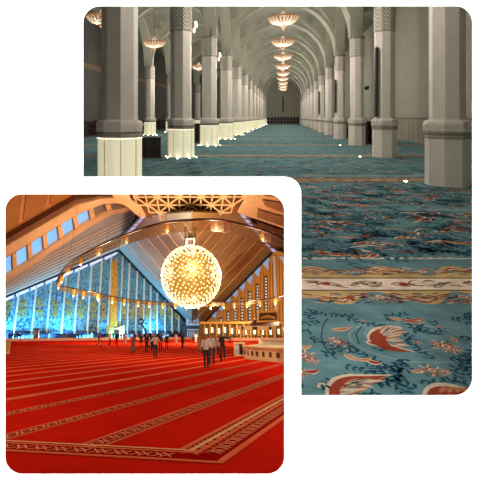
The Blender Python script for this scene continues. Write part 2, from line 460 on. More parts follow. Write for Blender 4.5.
strip_pts([fpt(*p) for p in ((362, 326), (356, 334), (359, 344))], .009, NAVY, .0012)
# large curling leaf in the ring
pxleaf([(402, 328), (390, 329), (381, 333), (378, 340), (385, 346), (398, 349), (415, 352)], .15, CREAM, .0018)
pxleaf([(398, 330), (388, 331), (381, 335), (379, 341), (386, 347), (398, 350), (412, 352)], .125, RUST, .0024)
for a, b in (((381, 334), (388, 326)), ((384, 336), (409, 332)), ((386, 341), (400, 339)), ((386, 334), (402, 329)), ((386, 338), (404, 335)), ((389, 342), (405, 341)), ((395, 346), (409, 346)), ((383, 336), (395, 327))):
    pxleaf([a, ((a[0]+b[0])/2, (a[1]+b[1])/2-1), b], .05, ORANGE, .003); pxleaf([a, ((a[0]+b[0])/2, (a[1]+b[1])/2-.6), b], .02, CREAM, .0034)
pxleaf([(366, 341), (373, 344), (382, 344)], .06, CREAM, .002); pxleaf([(368, 342), (374, 344), (380, 344)], .03, RUST, .0026)
# large leaf at the near edge
pxleaf([(334, 404), (336, 394), (342, 385), (352, 380), (370, 378), (392, 375)], .15, CREAM, .0018)
pxleaf([(334, 405), (337, 395), (343, 386), (353, 381), (370, 379), (388, 376)], .11, RUST, .0024)
for a, b in (((340, 392), (360, 386)), ((348, 384), (386, 381)), ((340, 395), (355, 393)), ((344, 389), (366, 384)), ((343, 393), (368, 389)), ((345, 385), (372, 380)), ((341, 398), (362, 396)), ((352, 384), (374, 388))):
    pxleaf([a, ((a[0]+b[0])/2, (a[1]+b[1])/2-1), b], .06, ORANGE, .003); pxleaf([a, ((a[0]+b[0])/2, (a[1]+b[1])/2-.6), b], .025, CREAM, .0034)
strip_pts([fpt(*p) for p in ((334, 396), (330, 388), (322, 383), (318, 385), (320, 388))], .02, CREAM, .0018)
pxleaf([(425, 404), (436, 392), (450, 389), (470, 393), (484, 398)], .13, CREAM, .0018); pxleaf([(427, 404), (437, 393), (450, 391), (470, 394), (484, 399)], .09, RUST, .0024)
for q in range(5): pxleaf([(440+q*8, 393), (444+q*8, 389), (449+q*8, 390)], .03, ORANGE, .003)
# blossoms
for (x, y, r) in ((337, 342, .085), (446, 347, .10), (432, 371, .085), (303, 356, .09), (418, 343, .035), (300, 372, .07), (455, 350, .06), (437, 344, .05), (363, 321, .03), (419, 321, .045), (313, 361, .05)):
    blossom(fpt(x, y), r*1.05)
for a, b, wd in (((331, 330), (353, 327), .06), ((344, 354), (360, 361), .05), ((358, 360), (372, 358), .05), ((368, 361), (382, 363), .06), ((389, 317), (405, 320), .05), ((400, 319), (424, 323), .06), ((408, 320), (424, 318), .045), ((411, 372), (423, 369), .04), ((441, 369), (452, 374), .04), ((305, 372), (320, 370), .06), ((299, 348), (312, 345), .05), ((452, 337), (458, 343), .04), ((436, 325), (446, 328), .03)):
    m_ = ((a[0]+b[0])/2, (a[1]+b[1])/2+1)
    pxleaf([a, m_, b], wd, CREAM, .0018); pxleaf([a, m_, b], wd*.6, random.choice([RUST, ORANGE]), .0026)
for x, y in ((312, 323), (322, 325), (307, 335), (316, 333), (340, 365), (334, 372), (367, 371), (375, 352), (362, 349), (326, 380), (310, 388), (313, 395), (425, 333), (436, 336), (400, 357), (410, 365), (428, 361), (445, 360), (470, 343), (462, 364), (400, 385), (414, 379), (422, 391), (395, 394), (455, 379), (468, 383), (390, 323), (378, 324), (460, 322), (446, 318), (355, 318), (343, 318), (380, 371), (352, 372), (462, 334), (408, 330)):
    sprig(fpt(x, y), .12, .0014, 8)
# the fields further down the hall
for k in range(0, 5):
    c = B0+BAND*k; n = [620, 900, 1100, 900, 700][k]
    for i in range(n):
        Y = random.uniform(c+.95, c+BAND-.6)
        x = random.uniform(hx(298 if Y < yT else 80, Y), hx(480, Y))
        if abs(Y-c-3.6) < .15 or not clear(x, Y, .12): continue
        t = random.random(); s = random.uniform(.9, 1.5)
        if k > 2: s *= 1.4
        if t < .22: flower((x, Y), .10*s, .002, k > 1)
        elif t < .25: flame((x, Y), random.choice([0, pi, .3, -.4, 2.8]), .3*s)
        elif t < .33: crescent((x, Y), random.uniform(-.5, .5), .26*s, .04*s, .2, random.choice([CREAM, ORANGE, RUST]), .002, 5)
        elif t < .37: ring((x, Y), .3*s, .25*s, .012, PALE, .0011, random.random()*3, 4+random.random()*2, 14)
        else: sprig((x, Y), .19*s, .0014, 6 if k < 2 else 4, NAVY if random.random() < .12 else NAVY2)
M_carpetA = carpet_mat('blue_floral_carpet', nscale=3.5, amp=.30)
tag(fa.build('floor', [M_carpetA]), 'blue floral carpet with gold bordered bands across it', kind='structure')
# unseen lining added between opening and floor gap to keep the halls' light apart
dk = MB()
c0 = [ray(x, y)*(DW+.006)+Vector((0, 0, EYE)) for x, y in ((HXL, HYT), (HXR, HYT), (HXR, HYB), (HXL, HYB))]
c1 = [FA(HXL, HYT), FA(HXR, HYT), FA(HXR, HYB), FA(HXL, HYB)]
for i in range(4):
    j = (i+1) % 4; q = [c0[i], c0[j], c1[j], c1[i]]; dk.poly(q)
o = dk.build('trim_1', M_duct); tag(o, 'added grey lining around the lower opening', kind='structure')
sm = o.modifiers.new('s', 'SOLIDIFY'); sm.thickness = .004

# ------------------------------------------------------------ blue hall: columns
ROW = 4.1
DU, U0 = .0103, .0147
def uY(k): return (U0+DU*k)*YU
def octa(mb, prof, m=0, rot=.15): mb.lathe(prof, 8, m=m, rot=rot, smooth=False)
def relief(mb, r, z0, z1, rows, rot, m, wd=.022):
    """interlaced strapwork raised from the eight faces"""
    for k in range(8):
        a0, a1 = rot+k*pi/4, rot+(k+1)*pi/4
        A, B = Vector((r*cos(a0), r*sin(a0), 0)), Vector((r*cos(a1), r*sin(a1), 0)); nn = ((A+B)/2).normalized()
        h = (z1-z0)/rows
        def P(t, z): return A.lerp(B, t)+Vector((0, 0, z))+nn*.004
        for i in range(rows):
            za, zb = z0+i*h, z0+(i+1)*h
            for p, q in (((0, za), (.5, zb)), ((1, za), (.5, zb)), ((.5, za), (0, zb)), ((.5, za), (1, zb)), ((.25, (za+zb)/2), (.75, (za+zb)/2))):
                mb.bar(P(*p), P(*q), wd, .02, m, up=nn)
def column_right():
    root = bpy.data.objects.new('octagonal_column', None); COL.objects.link(root)
    b = MB(); octa(b, [(.47, 0), (.47, 1.10)]); b.build('plinth', M_stone, root)
    b = MB(); octa(b, [(.47, 1.10), (.49, 1.12), (.49, 1.17), (.465, 1.19), (.50, 1.22), (.50, 1.27)], 1); octa(b, [(.50, 1.27), (.505, 1.29), (.505, 1.44), (.49, 1.50), (.38, 1.54)], 0)
    relief(b, .505, 1.29, 1.44, 1, .15, 0, .018); b.build('carved_band', [M_stone, M_stone_dk], root)
    b = MB(); octa(b, [(.38, 1.54), (.38, 4.98)]); b.build('shaft', M_stone, root)
    b = MB(); octa(b, [(.38, 4.98), (.395, 5.0), (.395, 6.02), (.43, 6.05), (.43, 6.10), (.0, 6.10)], 0)
    relief(b, .395, 5.03, 5.99, 6, .15, 1); b.build('capital', [M_stone_dk, M_stone], root)
    b = MB(); octa(b, [(.41, 5.99), (.435, 6.02), (.435, 6.05)]); b.build('seam', M_line, root)
    return root
def column_left():
    root = bpy.data.objects.new('lit_column', None); COL.objects.link(root)
    b = MB(); fr = lambda a: 1+.13*abs(cos(4*(a-.15+pi/8)))
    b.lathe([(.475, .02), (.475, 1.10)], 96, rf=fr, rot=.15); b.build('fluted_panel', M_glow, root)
    b = MB(); octa(b, [(.47, 1.10), (.545, 1.105), (.545, 1.118), (.47, 1.12)]); b.build('added_light_strip', M_strip_glow, root)
    b = MB(); octa(b, [(.50, 1.12), (.555, 1.14), (.555, 1.20), (.51, 1.22), (.54, 1.26)], 1); octa(b, [(.54, 1.26), (.545, 1.28), (.545, 1.44), (.53, 1.50), (.43, 1.54)], 0)
    relief(b, .545, 1.28, 1.44, 1, .15, 0, .018); b.build('carved_band', [M_stone, M_stone_dk], root)
    b = MB(); octa(b, [(.43, 1.54), (.43, 4.98)]); b.build('shaft', M_stone, root)
    b = MB(); octa(b, [(.43, 4.98), (.445, 5.0), (.445, 6.02), (.48, 6.05), (.48, 6.10), (.0, 6.10)], 0)
    relief(b, .445, 5.03, 5.99, 6, .15, 1); b.build('capital', [M_stone_dk, M_stone], root)
    b = MB()
    for i in range(8):
        a = .15+pi/8+i*pi/4; b.lathe([(.0, .012), (.028, .012), (.028, .0)], 10, c=(.62*cos(a), .62*sin(a), 0))
    b.build('uplight', M_spot, root)
    b = MB()
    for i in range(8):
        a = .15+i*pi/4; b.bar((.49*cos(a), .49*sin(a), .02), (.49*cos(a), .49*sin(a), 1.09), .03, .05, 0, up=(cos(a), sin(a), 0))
    b.build('flute_shade_strip', M_flute_shade, root)
    return root
cr, cl = column_right(), column_left()
ORD = ['nearest', 'second', 'third', 'fourth', 'fifth', 'sixth', 'seventh', 'eighth', 'ninth', 'tenth', 'eleventh', 'twelfth', 'farthest']
RX = [3.86, 4.06, 4.18, 4.16]; LX = [-3.84, -4.08, -4.16, -4.14]
for k in range(13):
    r = cr if k == 0 else copy_tree(cr)
    r.location = hallA(RX[min(k, 3)], uY(k))
    tag(r, f'plain octagonal stone column, {ORD[k]} in the unlit row before the aisle wall', 'column', 'plain columns along the nave')
    l = cl if k == 0 else copy_tree(cl)
    l.location = hallA(LX[min(k, 3)], uY(k))
    tag(l, f'octagonal column with uplit fluted base, {ORD[k]} in the lit row along the nave', 'column', 'lit columns along the nave')
for i, k in enumerate((4, 5, 6, 7)):
    l = copy_tree(cl); l.location = hallA(-11.9, uY(k))
    tag(l, f'slender looking lit column deep in the side aisle, {ORD[i]} of that row', 'column', 'lit columns in the side aisle')

# ------------------------------------------------------------ blue hall: vaults, arches, walls
ZS = 6.08; BY = DU*YU; Y00 = uY(-1)
def fx(t): return sqrt(max(0, 1-t*t))
cv = MB()
cs = [-cos(pi*i/14) for i in range(15)]
for (xa_, xb_) in ((-12.0, -4.1), (-4.1, 4.1), (4.1, 12.2), (-20, -12.0)):
    cx, hw = (xa_+xb_)/2, (xb_-xa_)/2
    for k in range(-1, 13):
        yc = uY(k)+BY/2
        g = [[hallA(cx+hw*a, yc+BY/2*b, ZS+4.1*max(fx(a), fx(b)*1.0)) for b in cs] for a in cs]
        for i in range(14):
            for j in range(14):
                q = [g[i][j], g[i+1][j], g[i+1][j+1], g[i][j+1]]
                xm = cx+hw*(cs[i]+cs[i+1])/2
                if xm > 8.6 or xm < -17.2 or q[0].y > YEND or q[2].y < 1.6: continue
                cv.poly(q)
o = cv.build('ceiling', M_plaster); tag(o, 'pale groin vaults', kind='structure')
def archrib(name, x0, x1, Y, wd, depth, along=False, n=22):
    b = MB(); c = (x0+x1)/2; r = (x1-x0)/2
    rings = []
    for i in range(n+1):
        a = pi*i/n; ca, sa = cos(a), sin(a)
        for (rr, zz) in (((r-depth), 4.1-depth), (r+.05, 4.15)):
            for d in (-wd/2, wd/2):
                if along: rings.append(hallA(Y[0], Y[1]+(-ca)*rr*(1), ZS+sa*zz)+Vector((d, 0, 0)))
                else: rings.append(hallA(c-ca*rr, Y, ZS+sa*zz)+Vector((0, d, 0)))
    for i in range(n):
        a = i*4; e = a+4
        for p, q in ((0, 1), (1, 3), (3, 2), (2, 0)): b.poly([rings[a+p], rings[a+q], rings[e+q], rings[e+p]])
    o = b.build(name, M_rib); tag(o, 'stone arch springing from the column heads', kind='structure'); return o
M_rib = mat('arch_stone', lin((170, 165, 148)), .8, .04, 1)
n_ = 2
for k in range(0, 13):
    archrib(f'trim_{n_}', -4.1, 4.1, uY(k), .7, .28); n_ += 1
for k in range(0, 9):
    archrib(f'trim_{n_}', -12.0, -4.1, uY(k), .7, .28); n_ += 1
for k in range(0, 8):
    for x in (-4.1, 4.1):
        archrib(f'trim_{n_}', -BY/2, BY/2, (x, uY(k)+BY/2), .7, .28, True); n_ += 1
for k in range(3, 8):
    archrib(f'trim_{n_}', -BY/2, BY/2, (-12.0, uY(k)+BY/2), .7, .28, True); n_ += 1
# side walls
b = MB(); XR = 8.3
b.slab([hallA(XR, 1.6, 0), hallA(XR, YEND, 0), hallA(XR, YEND, 12), hallA(XR, 1.6, 12)], .2, Vector((1, 0, 0)))
tag(b.build('wall_right', M_wallA), 'pale stone aisle wall', kind='structure')
b = MB(); b.slab([hallA(XR-.06, 1.7, 0), hallA(XR-.06, YEND-.1, 0), hallA(XR-.06, YEND-.1, 1.55), hallA(XR-.06, 1.7, 1.55)], .05, Vector((1, 0, 0)))
Y = 10
while Y < 100:
    b.bar(hallA(XR-.08, Y, .1), hallA(XR-.08, Y, 1.45), .06, .03, 1, up=(1, 0, 0)); Y += 1.1
b.bar(hallA(XR-.09, 1.8, 1.57), hallA(XR-.09, YEND-.2, 1.57), .14, .06, 1)
tag(b.build('baseboard_right', [M_wainscot, M_stone_dk]), 'stone wainscot with upright joints', kind='structure')
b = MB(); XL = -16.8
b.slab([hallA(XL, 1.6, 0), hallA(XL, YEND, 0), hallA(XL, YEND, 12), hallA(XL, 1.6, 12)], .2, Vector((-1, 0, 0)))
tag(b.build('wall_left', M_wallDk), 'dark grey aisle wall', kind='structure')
b = MB(); b.slab([hallA(XL+.06, 20, 5.75), hallA(XL+.06, 100, 5.75), hallA(XL+.06, 100, 6.2), hallA(XL+.06, 20, 6.2)], .05, Vector((-1, 0, 0)))
tag(b.build('gilt_frieze', M_gold), 'brown gilt frieze running along the dark aisle wall', 'frieze')
b = MB(); b.slab([hallA(-17.2, YEND, 0), hallA(8.6, YEND, 0), hallA(8.6, YEND, 12), hallA(-17.2, YEND, 12)], .2)
tag(b.build('wall_back', M_wallA), 'pale end wall of the nave', kind='structure')

# ------------------------------------------------------------ blue hall: chandeliers
def chandelier():
    root = bpy.data.objects.new('chandelier', None); COL.objects.link(root)
    b = MB(); b.lathe([(.05, .62), (.05, .30), (.14, .26)], 12); b.tube((0, 0, .6), (0, 0, 3.3), .02, m=0); b.build('hanging_rod', M_brass, root)
    b = MB(); b.lathe([(.0, .52), (.05, .50), (.09, .38), (.17, .33), (.19, .22), (.12, .2)], 16); b.build('crown', M_crystal, root)
    b = MB(); b.path([(.80*cos(2*pi*i/32), .80*sin(2*pi*i/32), .13) for i in range(32)], .045, closed=True)
    b.path([(.50*cos(2*pi*i/24), .50*sin(2*pi*i/24), .18) for i in range(24)], .03, closed=True)
    for i in range(8):
        a = i*pi/4; b.tube((.1*cos(a), .1*sin(a), .22), (.8*cos(a), .8*sin(a), .13), .012)
    b.build('rim', M_crystal2, root)
    b = MB()
    for i in range(22):
        a = 2*pi*i/22; pts = [(r*cos(a), r*sin(a), z) for r, z in ((.76, .10), (.70, -.02), (.55, -.14), (.36, -.22), (.15, -.28))]
        for p, q, wd in zip(pts, pts[1:], (.045, .05, .04, .03)): b.tube(p, q, wd*.8, wd*.7, 5)
    b.build('crystal_strands', M_crystal, root)
    b = MB(); b.lathe([(.15, -.26), (.17, -.3), (.11, -.38), (.05, -.42), (.04, -.5), (.0, -.52)], 16); b.build('finial', M_crystal2, root)
    return root
c0_ = chandelier()
for i, u in enumerate(NAVE_CH):
    c = c0_ if i == 0 else copy_tree(c0_)
    c.location = hallA(0, u*YU, ZCH)
    tag(c, f'dish shaped crystal chandelier over the nave, {ORD[i] if i < 8 else "farthest"} in its line', 'chandelier', 'chandeliers over the nave')
AN = ['half hidden by the nearest lit column', 'between the two nearest lit columns', 'just past the second lit column', 'beside the third lit column', 'deepest in the side aisle']
for i, (x, u) in enumerate(AISLE_CH):
    c = copy_tree(c0_); c.location = hallA(x, u*YU, ZCH)
    tag(c, f'crystal chandelier in the side aisle, {AN[i]}', 'chandelier', 'chandeliers in the side aisle')

# small crystal wall brackets glinting on the lit columns
def sconce():
    root = bpy.data.objects.new('wall_sconce', None); COL.objects.link(root)
    b = MB(); b.box((.0, 0, .1), (.06, .1, .4)); b.tube((.02, 0, 0), (.22, 0, .1), .02); b.tube((.02, 0, .15), (.22, 0, .25), .02); b.build('bracket', M_brass, root)
    b = MB(); b.ball((.24, -.05, .14), (.09, .09, .12)); b.ball((.22, .0, .32), (.08, .08, .1)); b.ball((.12, 0, -.12), (.07, .07, .16)); b.build('crystal_shade', M_sc, root)
    return root
M_sc = mat('sconce_crystal', (1, 1, 1, 1), .2, emit=(1, .97, .9, 1), es=2.0)
s0 = sconce()
for i, (k, z) in enumerate(((1, 5.15), (2, 4.95))):
    s = s0 if i == 0 else copy_tree(s0)
    s.location = hallA(LX[k], uY(k), z)+Vector((.44, 0, 0)); s.scale = (.7, .7, .7)
    tag(s, f'glinting crystal sconce high on the {ORD[k]} lit column', 'sconce', 'crystal sconces on the lit columns')

# ------------------------------------------------------------ blue hall: smaller things
def bookshelf(L, H, D, label, group, loc, rz=0):
    root = empty('bookshelf', Matrix.Translation(loc) @ Matrix.Rotation(rz, 4, 'Z'), label, 'bookshelf', group)
    b = MB(); b.box((0, 0, H-.03), (L, D, .06)); b.box((0, 0, .04), (L, D, .08)); b.box((-L/2+.03, 0, H/2), (.06, D, H)); b.box((L/2-.03, 0, H/2), (.06, D, H)); b.box((0, D/2-.02, H/2), (L, .04, H))
    b.build('case', M_dkwood, root)
    b = MB(); b.box((0, 0, H*.5), (L-.12, D*.9, .03)); b.build('shelf', M_dkwood, root)
    n = max(2, int(L/.45)); b = MB()
    for i in range(1, n): b.box((-L/2+L*i/n, -D/2+.02, H/2), (.04, .04, H-.1))
    for i in range(n):
        cx = -L/2+L*(i+.5)/n; r = min(L/n*.4, .16)
        b.path([(cx+r*cos(pi*j/8), -D/2+.01, H-.12-r+r*sin(pi*j/8)) for j in range(9)], .012, 5)
    b.build('grille', M_dkgrey, root)
    return root
bookshelf(.95, .82, .5, 'dark wooden book cabinet with arched grille beside the nearest lit column', None, hallA(-5.25, 18.4), 0)
bookshelf(.8, 1.2, .45, 'dark cabinet half hidden behind the second lit column', None, hallA(-4.55, 26.6-1.2)+Vector((0, 4, 0)), 0)
bookshelf(.7, 1.35, .5, 'dark bookcase behind the second plain column', None, hallA(4.9, 27.8), 0)
bookshelf(.7, 1.35, .5, 'dark bookcase behind the third plain column', None, hallA(4.75, 37.4), 0)
for i in range(11):
    Y = 37+i*5.0
    bookshelf(4.3, 1.3, .4, f'long dark railing-like bookcase at the dark aisle wall, {(ORD[i] if i<10 else "farthest")} of the run', 'bookcases along the dark wall', hallA(XL+.9, Y), pi/2-atan(S_))
root = empty('shelf_rack', hallA(0, YEND-.6, 0), 'pale shelf rack of many square bays at the end wall of the nave', 'shelf rack')
b = MB()
for i in range(13): b.box((-4.4+i*8.8/12, 0, .8), (.12, .5, 1.6))
for z in (.05, .8, 1.57): b.box((0, 0, z), (8.9, .5, .10))
b.build('frame', M_shelf, root)
b = MB(); b.box((0, .27, .8), (8.8, .03, 1.5)); b.build('back_panel', M_black, root)
def speaker_bar(loc, h, label, wd=.12, group='slim speakers on the plain columns'):
    root = empty('column_speaker', loc, label, 'speaker', group)
    b = MB(); b.box((0, 0, h/2), (wd, wd, h)); b.build('housing', M_dkgrey, root)
    b = MB(); b.box((0, -wd/2-.006, h/2), (wd*.7, .012, h*.96)); b.build('grille', M_dk2, root)
for k, h, lo in ((1, 2.75, 1.6), (3, 2.4, 1.9), (5, 2.4, 1.9)):
    a = .15+pi/8+pi*1.0+.0
    speaker_bar(hallA(RX[min(k, 3)], uY(k), lo)+Vector((-.42, -.20, 0)), h, f'slim dark column speaker fixed upright on the {ORD[k]} plain column')
speaker_bar(hallA(0, YEND-.1, 2.7), 3.5, 'tall slim dark speaker on the end wall of the nave', .3, None)
root = empty('security_camera', hallA(XR-.02, 45.5, 4.4), 'small dark security camera on the aisle wall', 'camera')
b = MB(); b.box((-.05, 0, .12), (.1, .2, .2)); b.build('mount', M_dkgrey, root)
b = MB(); b.ball((-.2, 0, .0), (.2, .2, .2)); b.build('dome', M_black, root)
root = empty('slim_post', hallA(7.75, 35.6, 0), 'slim dark post standing before the stone wainscot', 'post')  # plain post with a box head, carries no lamp
b = MB(); b.tube((0, 0, 0), (0, 0, 2.0), .10, .08, 12); b.build('pole', M_dkgrey, root)
b = MB(); b.box((0, 0, 2.1), (.36, .2, .26)); b.build('head', M_dkgrey, root)
b = MB(); b.lathe([(.28, 0), (.28, .05), (.1, .08)], 16); b.build('base', M_dkgrey, root)
FL = [(405.6, 182, 'near the nearest plain column'), (360, 157, 'near the second plain column'), (340, 145.5, 'near the third plain column')]
for x, y, t in FL:
    p = FA(x, y); root = empty('floor_light', p, f'small bright light set in the carpet {t}', 'floor light', 'lights set in the carpet')
    b = MB(); b.lathe([(.0, .025), (.035, .024), (.045, .012)], 16); b.build('lens', M_spot, root)
    b = MB(); b.lathe([(.045, .016), (.065, .014), (.075, .0)], 16); b.build('bezel', M_shelf, root)
#PARTB

# ================================================================ red hall (its own frame, eye at the origin, floor at -EB)
FZ = -EB
M_carpetB = carpet_mat('red_carpet', nscale=.6, amp=.10)
M_wood = mat('amber_wood_panel', lin((205, 150, 66)), .6, .1, .12)
M_ceilB = mat('roof_boards', lin((148, 122, 70)), .8, .06, .1)
M_ceilC = mat('bluelit_roof_boards', lin((160, 166, 160)), .8, .06, .1)  # blue light falling on these boards is put into their colour
M_peach = mat('peach_concrete', lin((222, 190, 136)), .8, .05, .2)
M_orange = mat('coffer_orange', lin((168, 116, 44)), .8, .06, .3)
M_coffer = mat('coffer_frame', lin((205, 145, 75)), .8)
M_brownB = mat('dark_brown_beam', lin((112, 72, 34)), .8)
M_rib = mat('pale_rib', lin((222, 210, 190)), .7)
M_sky = mat('skylight_glass', (.03, .07, .12, 1), .3, emit=(.22, .50, .90, 1), es=1.0, noise=0)
M_lilac = mat('lilac_skylight', (.4, .4, .6, 1), .4, emit=(.5, .52, .85, 1), es=.55)
M_black2 = mat('black_edge', lin((30, 26, 30)), .6)
M_cream = mat('cream_counter', lin((226, 196, 140)), .6, .04, .6)
M_niche = mat('dark_niche', lin((70, 42, 24)), .7)
M_maroon = mat('maroon_roof', lin((96, 34, 26)), .6, .1, .5)
M_pink = mat('pink_marble', lin((232, 170, 140)), .5, .08, .5)
M_amber = mat('amber_glass', (.3, .12, .01, 1), .3, emit=(1, .42, .03, 1), es=.85)
M_bulb = mat('lamp_bulb', (1, 1, .9, 1), .3, emit=(1, .86, .52, 1), es=5)
M_gbulb = mat('globe_bulb', (.1, .1, .09, 1), .3, emit=(1, .80, .38, 1), es=2.0)
M_gcore = mat('glowing_core', (.10, .05, .006, 1), .7, emit=(1, .50, .05, 1), es=.52)  # golden glow of the bulbs put into the core itself
M_stalk = mat('gilt_stalk', (.12, .06, .01, 1), .6)
M_goldB = mat('gold_mosaic', lin((205, 150, 50)), .4, .25, 1.2)
M_olive = mat('olive_arcade', lin((120, 100, 60)), .7, .2, .4)
M_teal = mat('deep_teal_portal', lin((30, 60, 80)), .6)
M_white2 = mat('pale_panel', lin((190, 200, 215)), .6)
M_band = glassy('smoked_band', lin((236, 216, 190)), .14)
M_far = mat('warm_band', lin((190, 130, 60)), .5)
M_rail = mat('dark_rail', lin((70, 34, 22)), .5)
M_lampw = mat('arcade_lamp', (1, .95, .7, 1), .4, emit=(1, .88, .55, 1), es=1.3)
M_book = mat('gilt_book_stone', lin((205, 165, 95)), .5, .06, 1)
M_dot = mat('perforation_glass', (.4, .5, .55, 1), .4, emit=(.62, .72, .72, 1), es=.5)

# blue tile wall with blue glaze, navy flecks and gold motif clusters
M_tile = bpy.data.materials.new('blue_tile'); M_tile.use_nodes = True
nt = M_tile.node_tree; bs = nt.nodes['Principled BSDF']; bs.inputs['Roughness'].default_value = .5
tc = nt.nodes.new('ShaderNodeTexCoord'); n1 = nt.nodes.new('ShaderNodeTexNoise'); n1.inputs['Scale'].default_value = 1.6; n1.inputs['Detail'].default_value = 6
n2 = nt.nodes.new('ShaderNodeTexVoronoi'); n2.inputs['Scale'].default_value = .17
r1 = nt.nodes.new('ShaderNodeValToRGB'); r1.color_ramp.elements[0].position = .42; r1.color_ramp.elements[0].color = lin((58, 112, 150)); r1.color_ramp.elements[1].position = .58; r1.color_ramp.elements[1].color = lin((105, 175, 190))
r2 = nt.nodes.new('ShaderNodeValToRGB'); r2.color_ramp.elements[0].position = .3; r2.color_ramp.elements[0].color = (.5, .5, .5, 1); r2.color_ramp.elements[1].position = .55; r2.color_ramp.elements[1].color = (0, 0, 0, 1)
mx = nt.nodes.new('ShaderNodeMix'); mx.data_type = 'RGBA'; mx.inputs[7].default_value = lin((90, 150, 160))
nt.links.new(tc.outputs['Object'], n1.inputs['Vector']); nt.links.new(tc.outputs['Object'], n2.inputs['Vector'])
nt.links.new(n1.outputs['Fac'], r1.inputs['Fac']); nt.links.new(n2.outputs['Distance'], r2.inputs['Fac'])
nt.links.new(r1.outputs[0], mx.inputs[6]); nt.links.new(r2.outputs[0], mx.inputs[0]); nt.links.new(mx.outputs[2], bs.inputs['Base Color'])

# ---- floor with slanting prayer stripes
RED = lin((203, 30, 15)); STR = lin((224, 104, 68)); STR2 = lin((236, 138, 104)); DRED = lin((150, 14, 10))
fb = MB(); F3 = lambda x, y, z=0: Vector((x, y, FZ+z))
fb.poly([F3(-60, 5), F3(60, 5), F3(120, 215), F3(-120, 215)], 0, RED)
def fB(x, y): p = floorB(x, y); return Vector((p.x, p.y, 0))
def stripB(a, b, wd, col, z):
    d = (b-a).normalized(); n = Vector((-d.y, d.x, 0))*wd/2; e = Vector((0, 0, FZ+z))
    fb.poly([a+n+e, b+n+e, b-n+e, a-n+e], 0, col)
def lerp(a, b, t): return a+(b-a)*t
def patt(a, b, wd, z, cols, step):
    """two edge lines and a chain of knots between them"""
    d = (b-a); L = d.length; d.normalize(); n = Vector((-d.y, d.x, 0))
    stripB(a, b, wd, DRED, z)
    for s in (-1, 1): stripB(a+n*s*wd*.40, b+n*s*wd*.40, wd*.17, cols[0], z+.002)
    k = int(L/step)
    for i in range(min(k, 150)):
        c = a+d*(i+.5)*step
        for s in (-1, 1):
            stripB(c-d*step*.45-n*s*wd*.24, c+d*step*.1+n*s*wd*.24, wd*.07, cols[1], z+.004)
            stripB(c-d*step*.1-n*s*wd*.24, c+d*step*.45+n*s*wd*.24, wd*.07, cols[1], z+.004)
        if i % 3 == 0: stripB(c-d*step*.3, c+d*step*.3, wd*.12, cols[0], z+.006)
VX = 400.0
def stripe_y(x, k):               # spacing measured on the carpet at the picture's left edge
    y5 = 333+1/(.0096+.00268*k); return 333+(y5-333)*(VX-x)/(VX-5)
DSTR = None
for k in range(-2, 26):
    if k == -2: a, b = fB(189, stripe_y(189, k)-4.5), fB(300, stripe_y(300, k)-2)
    elif k == -1: a, b = fB(84, stripe_y(84, k)), fB(330, stripe_y(330, k))
    else: a, b = fB(-20, stripe_y(-20, k)), fB(360, stripe_y(360, k))
    if k <= 1: patt(a, b, [.62, .50, .42, .40][k+2], .004, (STR, STR2), .42)
    else: stripB(a, b, .40 if k < 8 else .34, STR, .004)
def mitre(A0, B0_, C0, off0, off1, col, z):
    d1 = (B0_-A0).normalized(); d2 = (C0-B0_).normalized(); n1_ = Vector((-d1.y, d1.x, 0)); n2_ = Vector((-d2.y, d2.x, 0)); m = (n1_+n2_).normalized(); k = 1/m.dot(n1_); e = Vector((0, 0, FZ+z))
    fb.poly([A0+n1_*off0+e, B0_+m*k*off0+e, B0_+m*k*off1+e, A0+n1_*off1+e], 0, col)
    fb.poly([B0_+m*k*off0+e, C0+n2_*off0+e, C0+n2_*off1+e, B0_+m*k*off1+e], 0, col)
pa, pc, pe = fB(-20, 445), fB(207, 457.5), fB(300, 398)
mitre(pa, pc, pe, -.36, .36, DRED, .008)
mitre(pa, pc, pe, -.36, -.23, STR, .010); mitre(pa, pc, pe, .21, .30, STR, .010)
mitre(pa, pc, pe, .36, .43, lin((236, 180, 130)), .012)
for A0, C0 in ((pa, pc), (pc, pe)):
    d = (C0-A0); L_ = d.length; d.normalize(); n = Vector((-d.y, d.x, 0)); k = int((L_-.7)/.36)
    for i in range(k):
        c = A0+d*(.45+i*.36)
        for s in (-1, 1):
            stripB(c-d*.16-n*s*.15, c+d*.02+n*s*.12, .035, STR2, .010); stripB(c-d*.02-n*s*.15, c+d*.16+n*s*.12, .035, STR2, .010)
floor2 = fb.build('floor.001', [M_carpetB], M=MB_); tag(floor2, 'red carpet with slanting pale patterned stripes', kind='structure')

# ---- planes of the tent
YB0, YB1 = 132.0, 182.0
G0, G1 = pb(5, 335, YB0), pb(192, 335, YB1)
PG = Plane(G0, G1, G0+Vector((0, 0, 10)))
R1 = pb(285, 335, 152)
PR_ = Plane(G1, R1, R1+Vector((0, 0, 10)))
APX, APR, CRN = PG.at(119, 250), PR_.at(275, 249), PG.at(192, 327)
def struct(mb, name, mats, label=None):
    o = mb.build(name, mats, M=MB_); tag(o, label, kind='structure'); return o
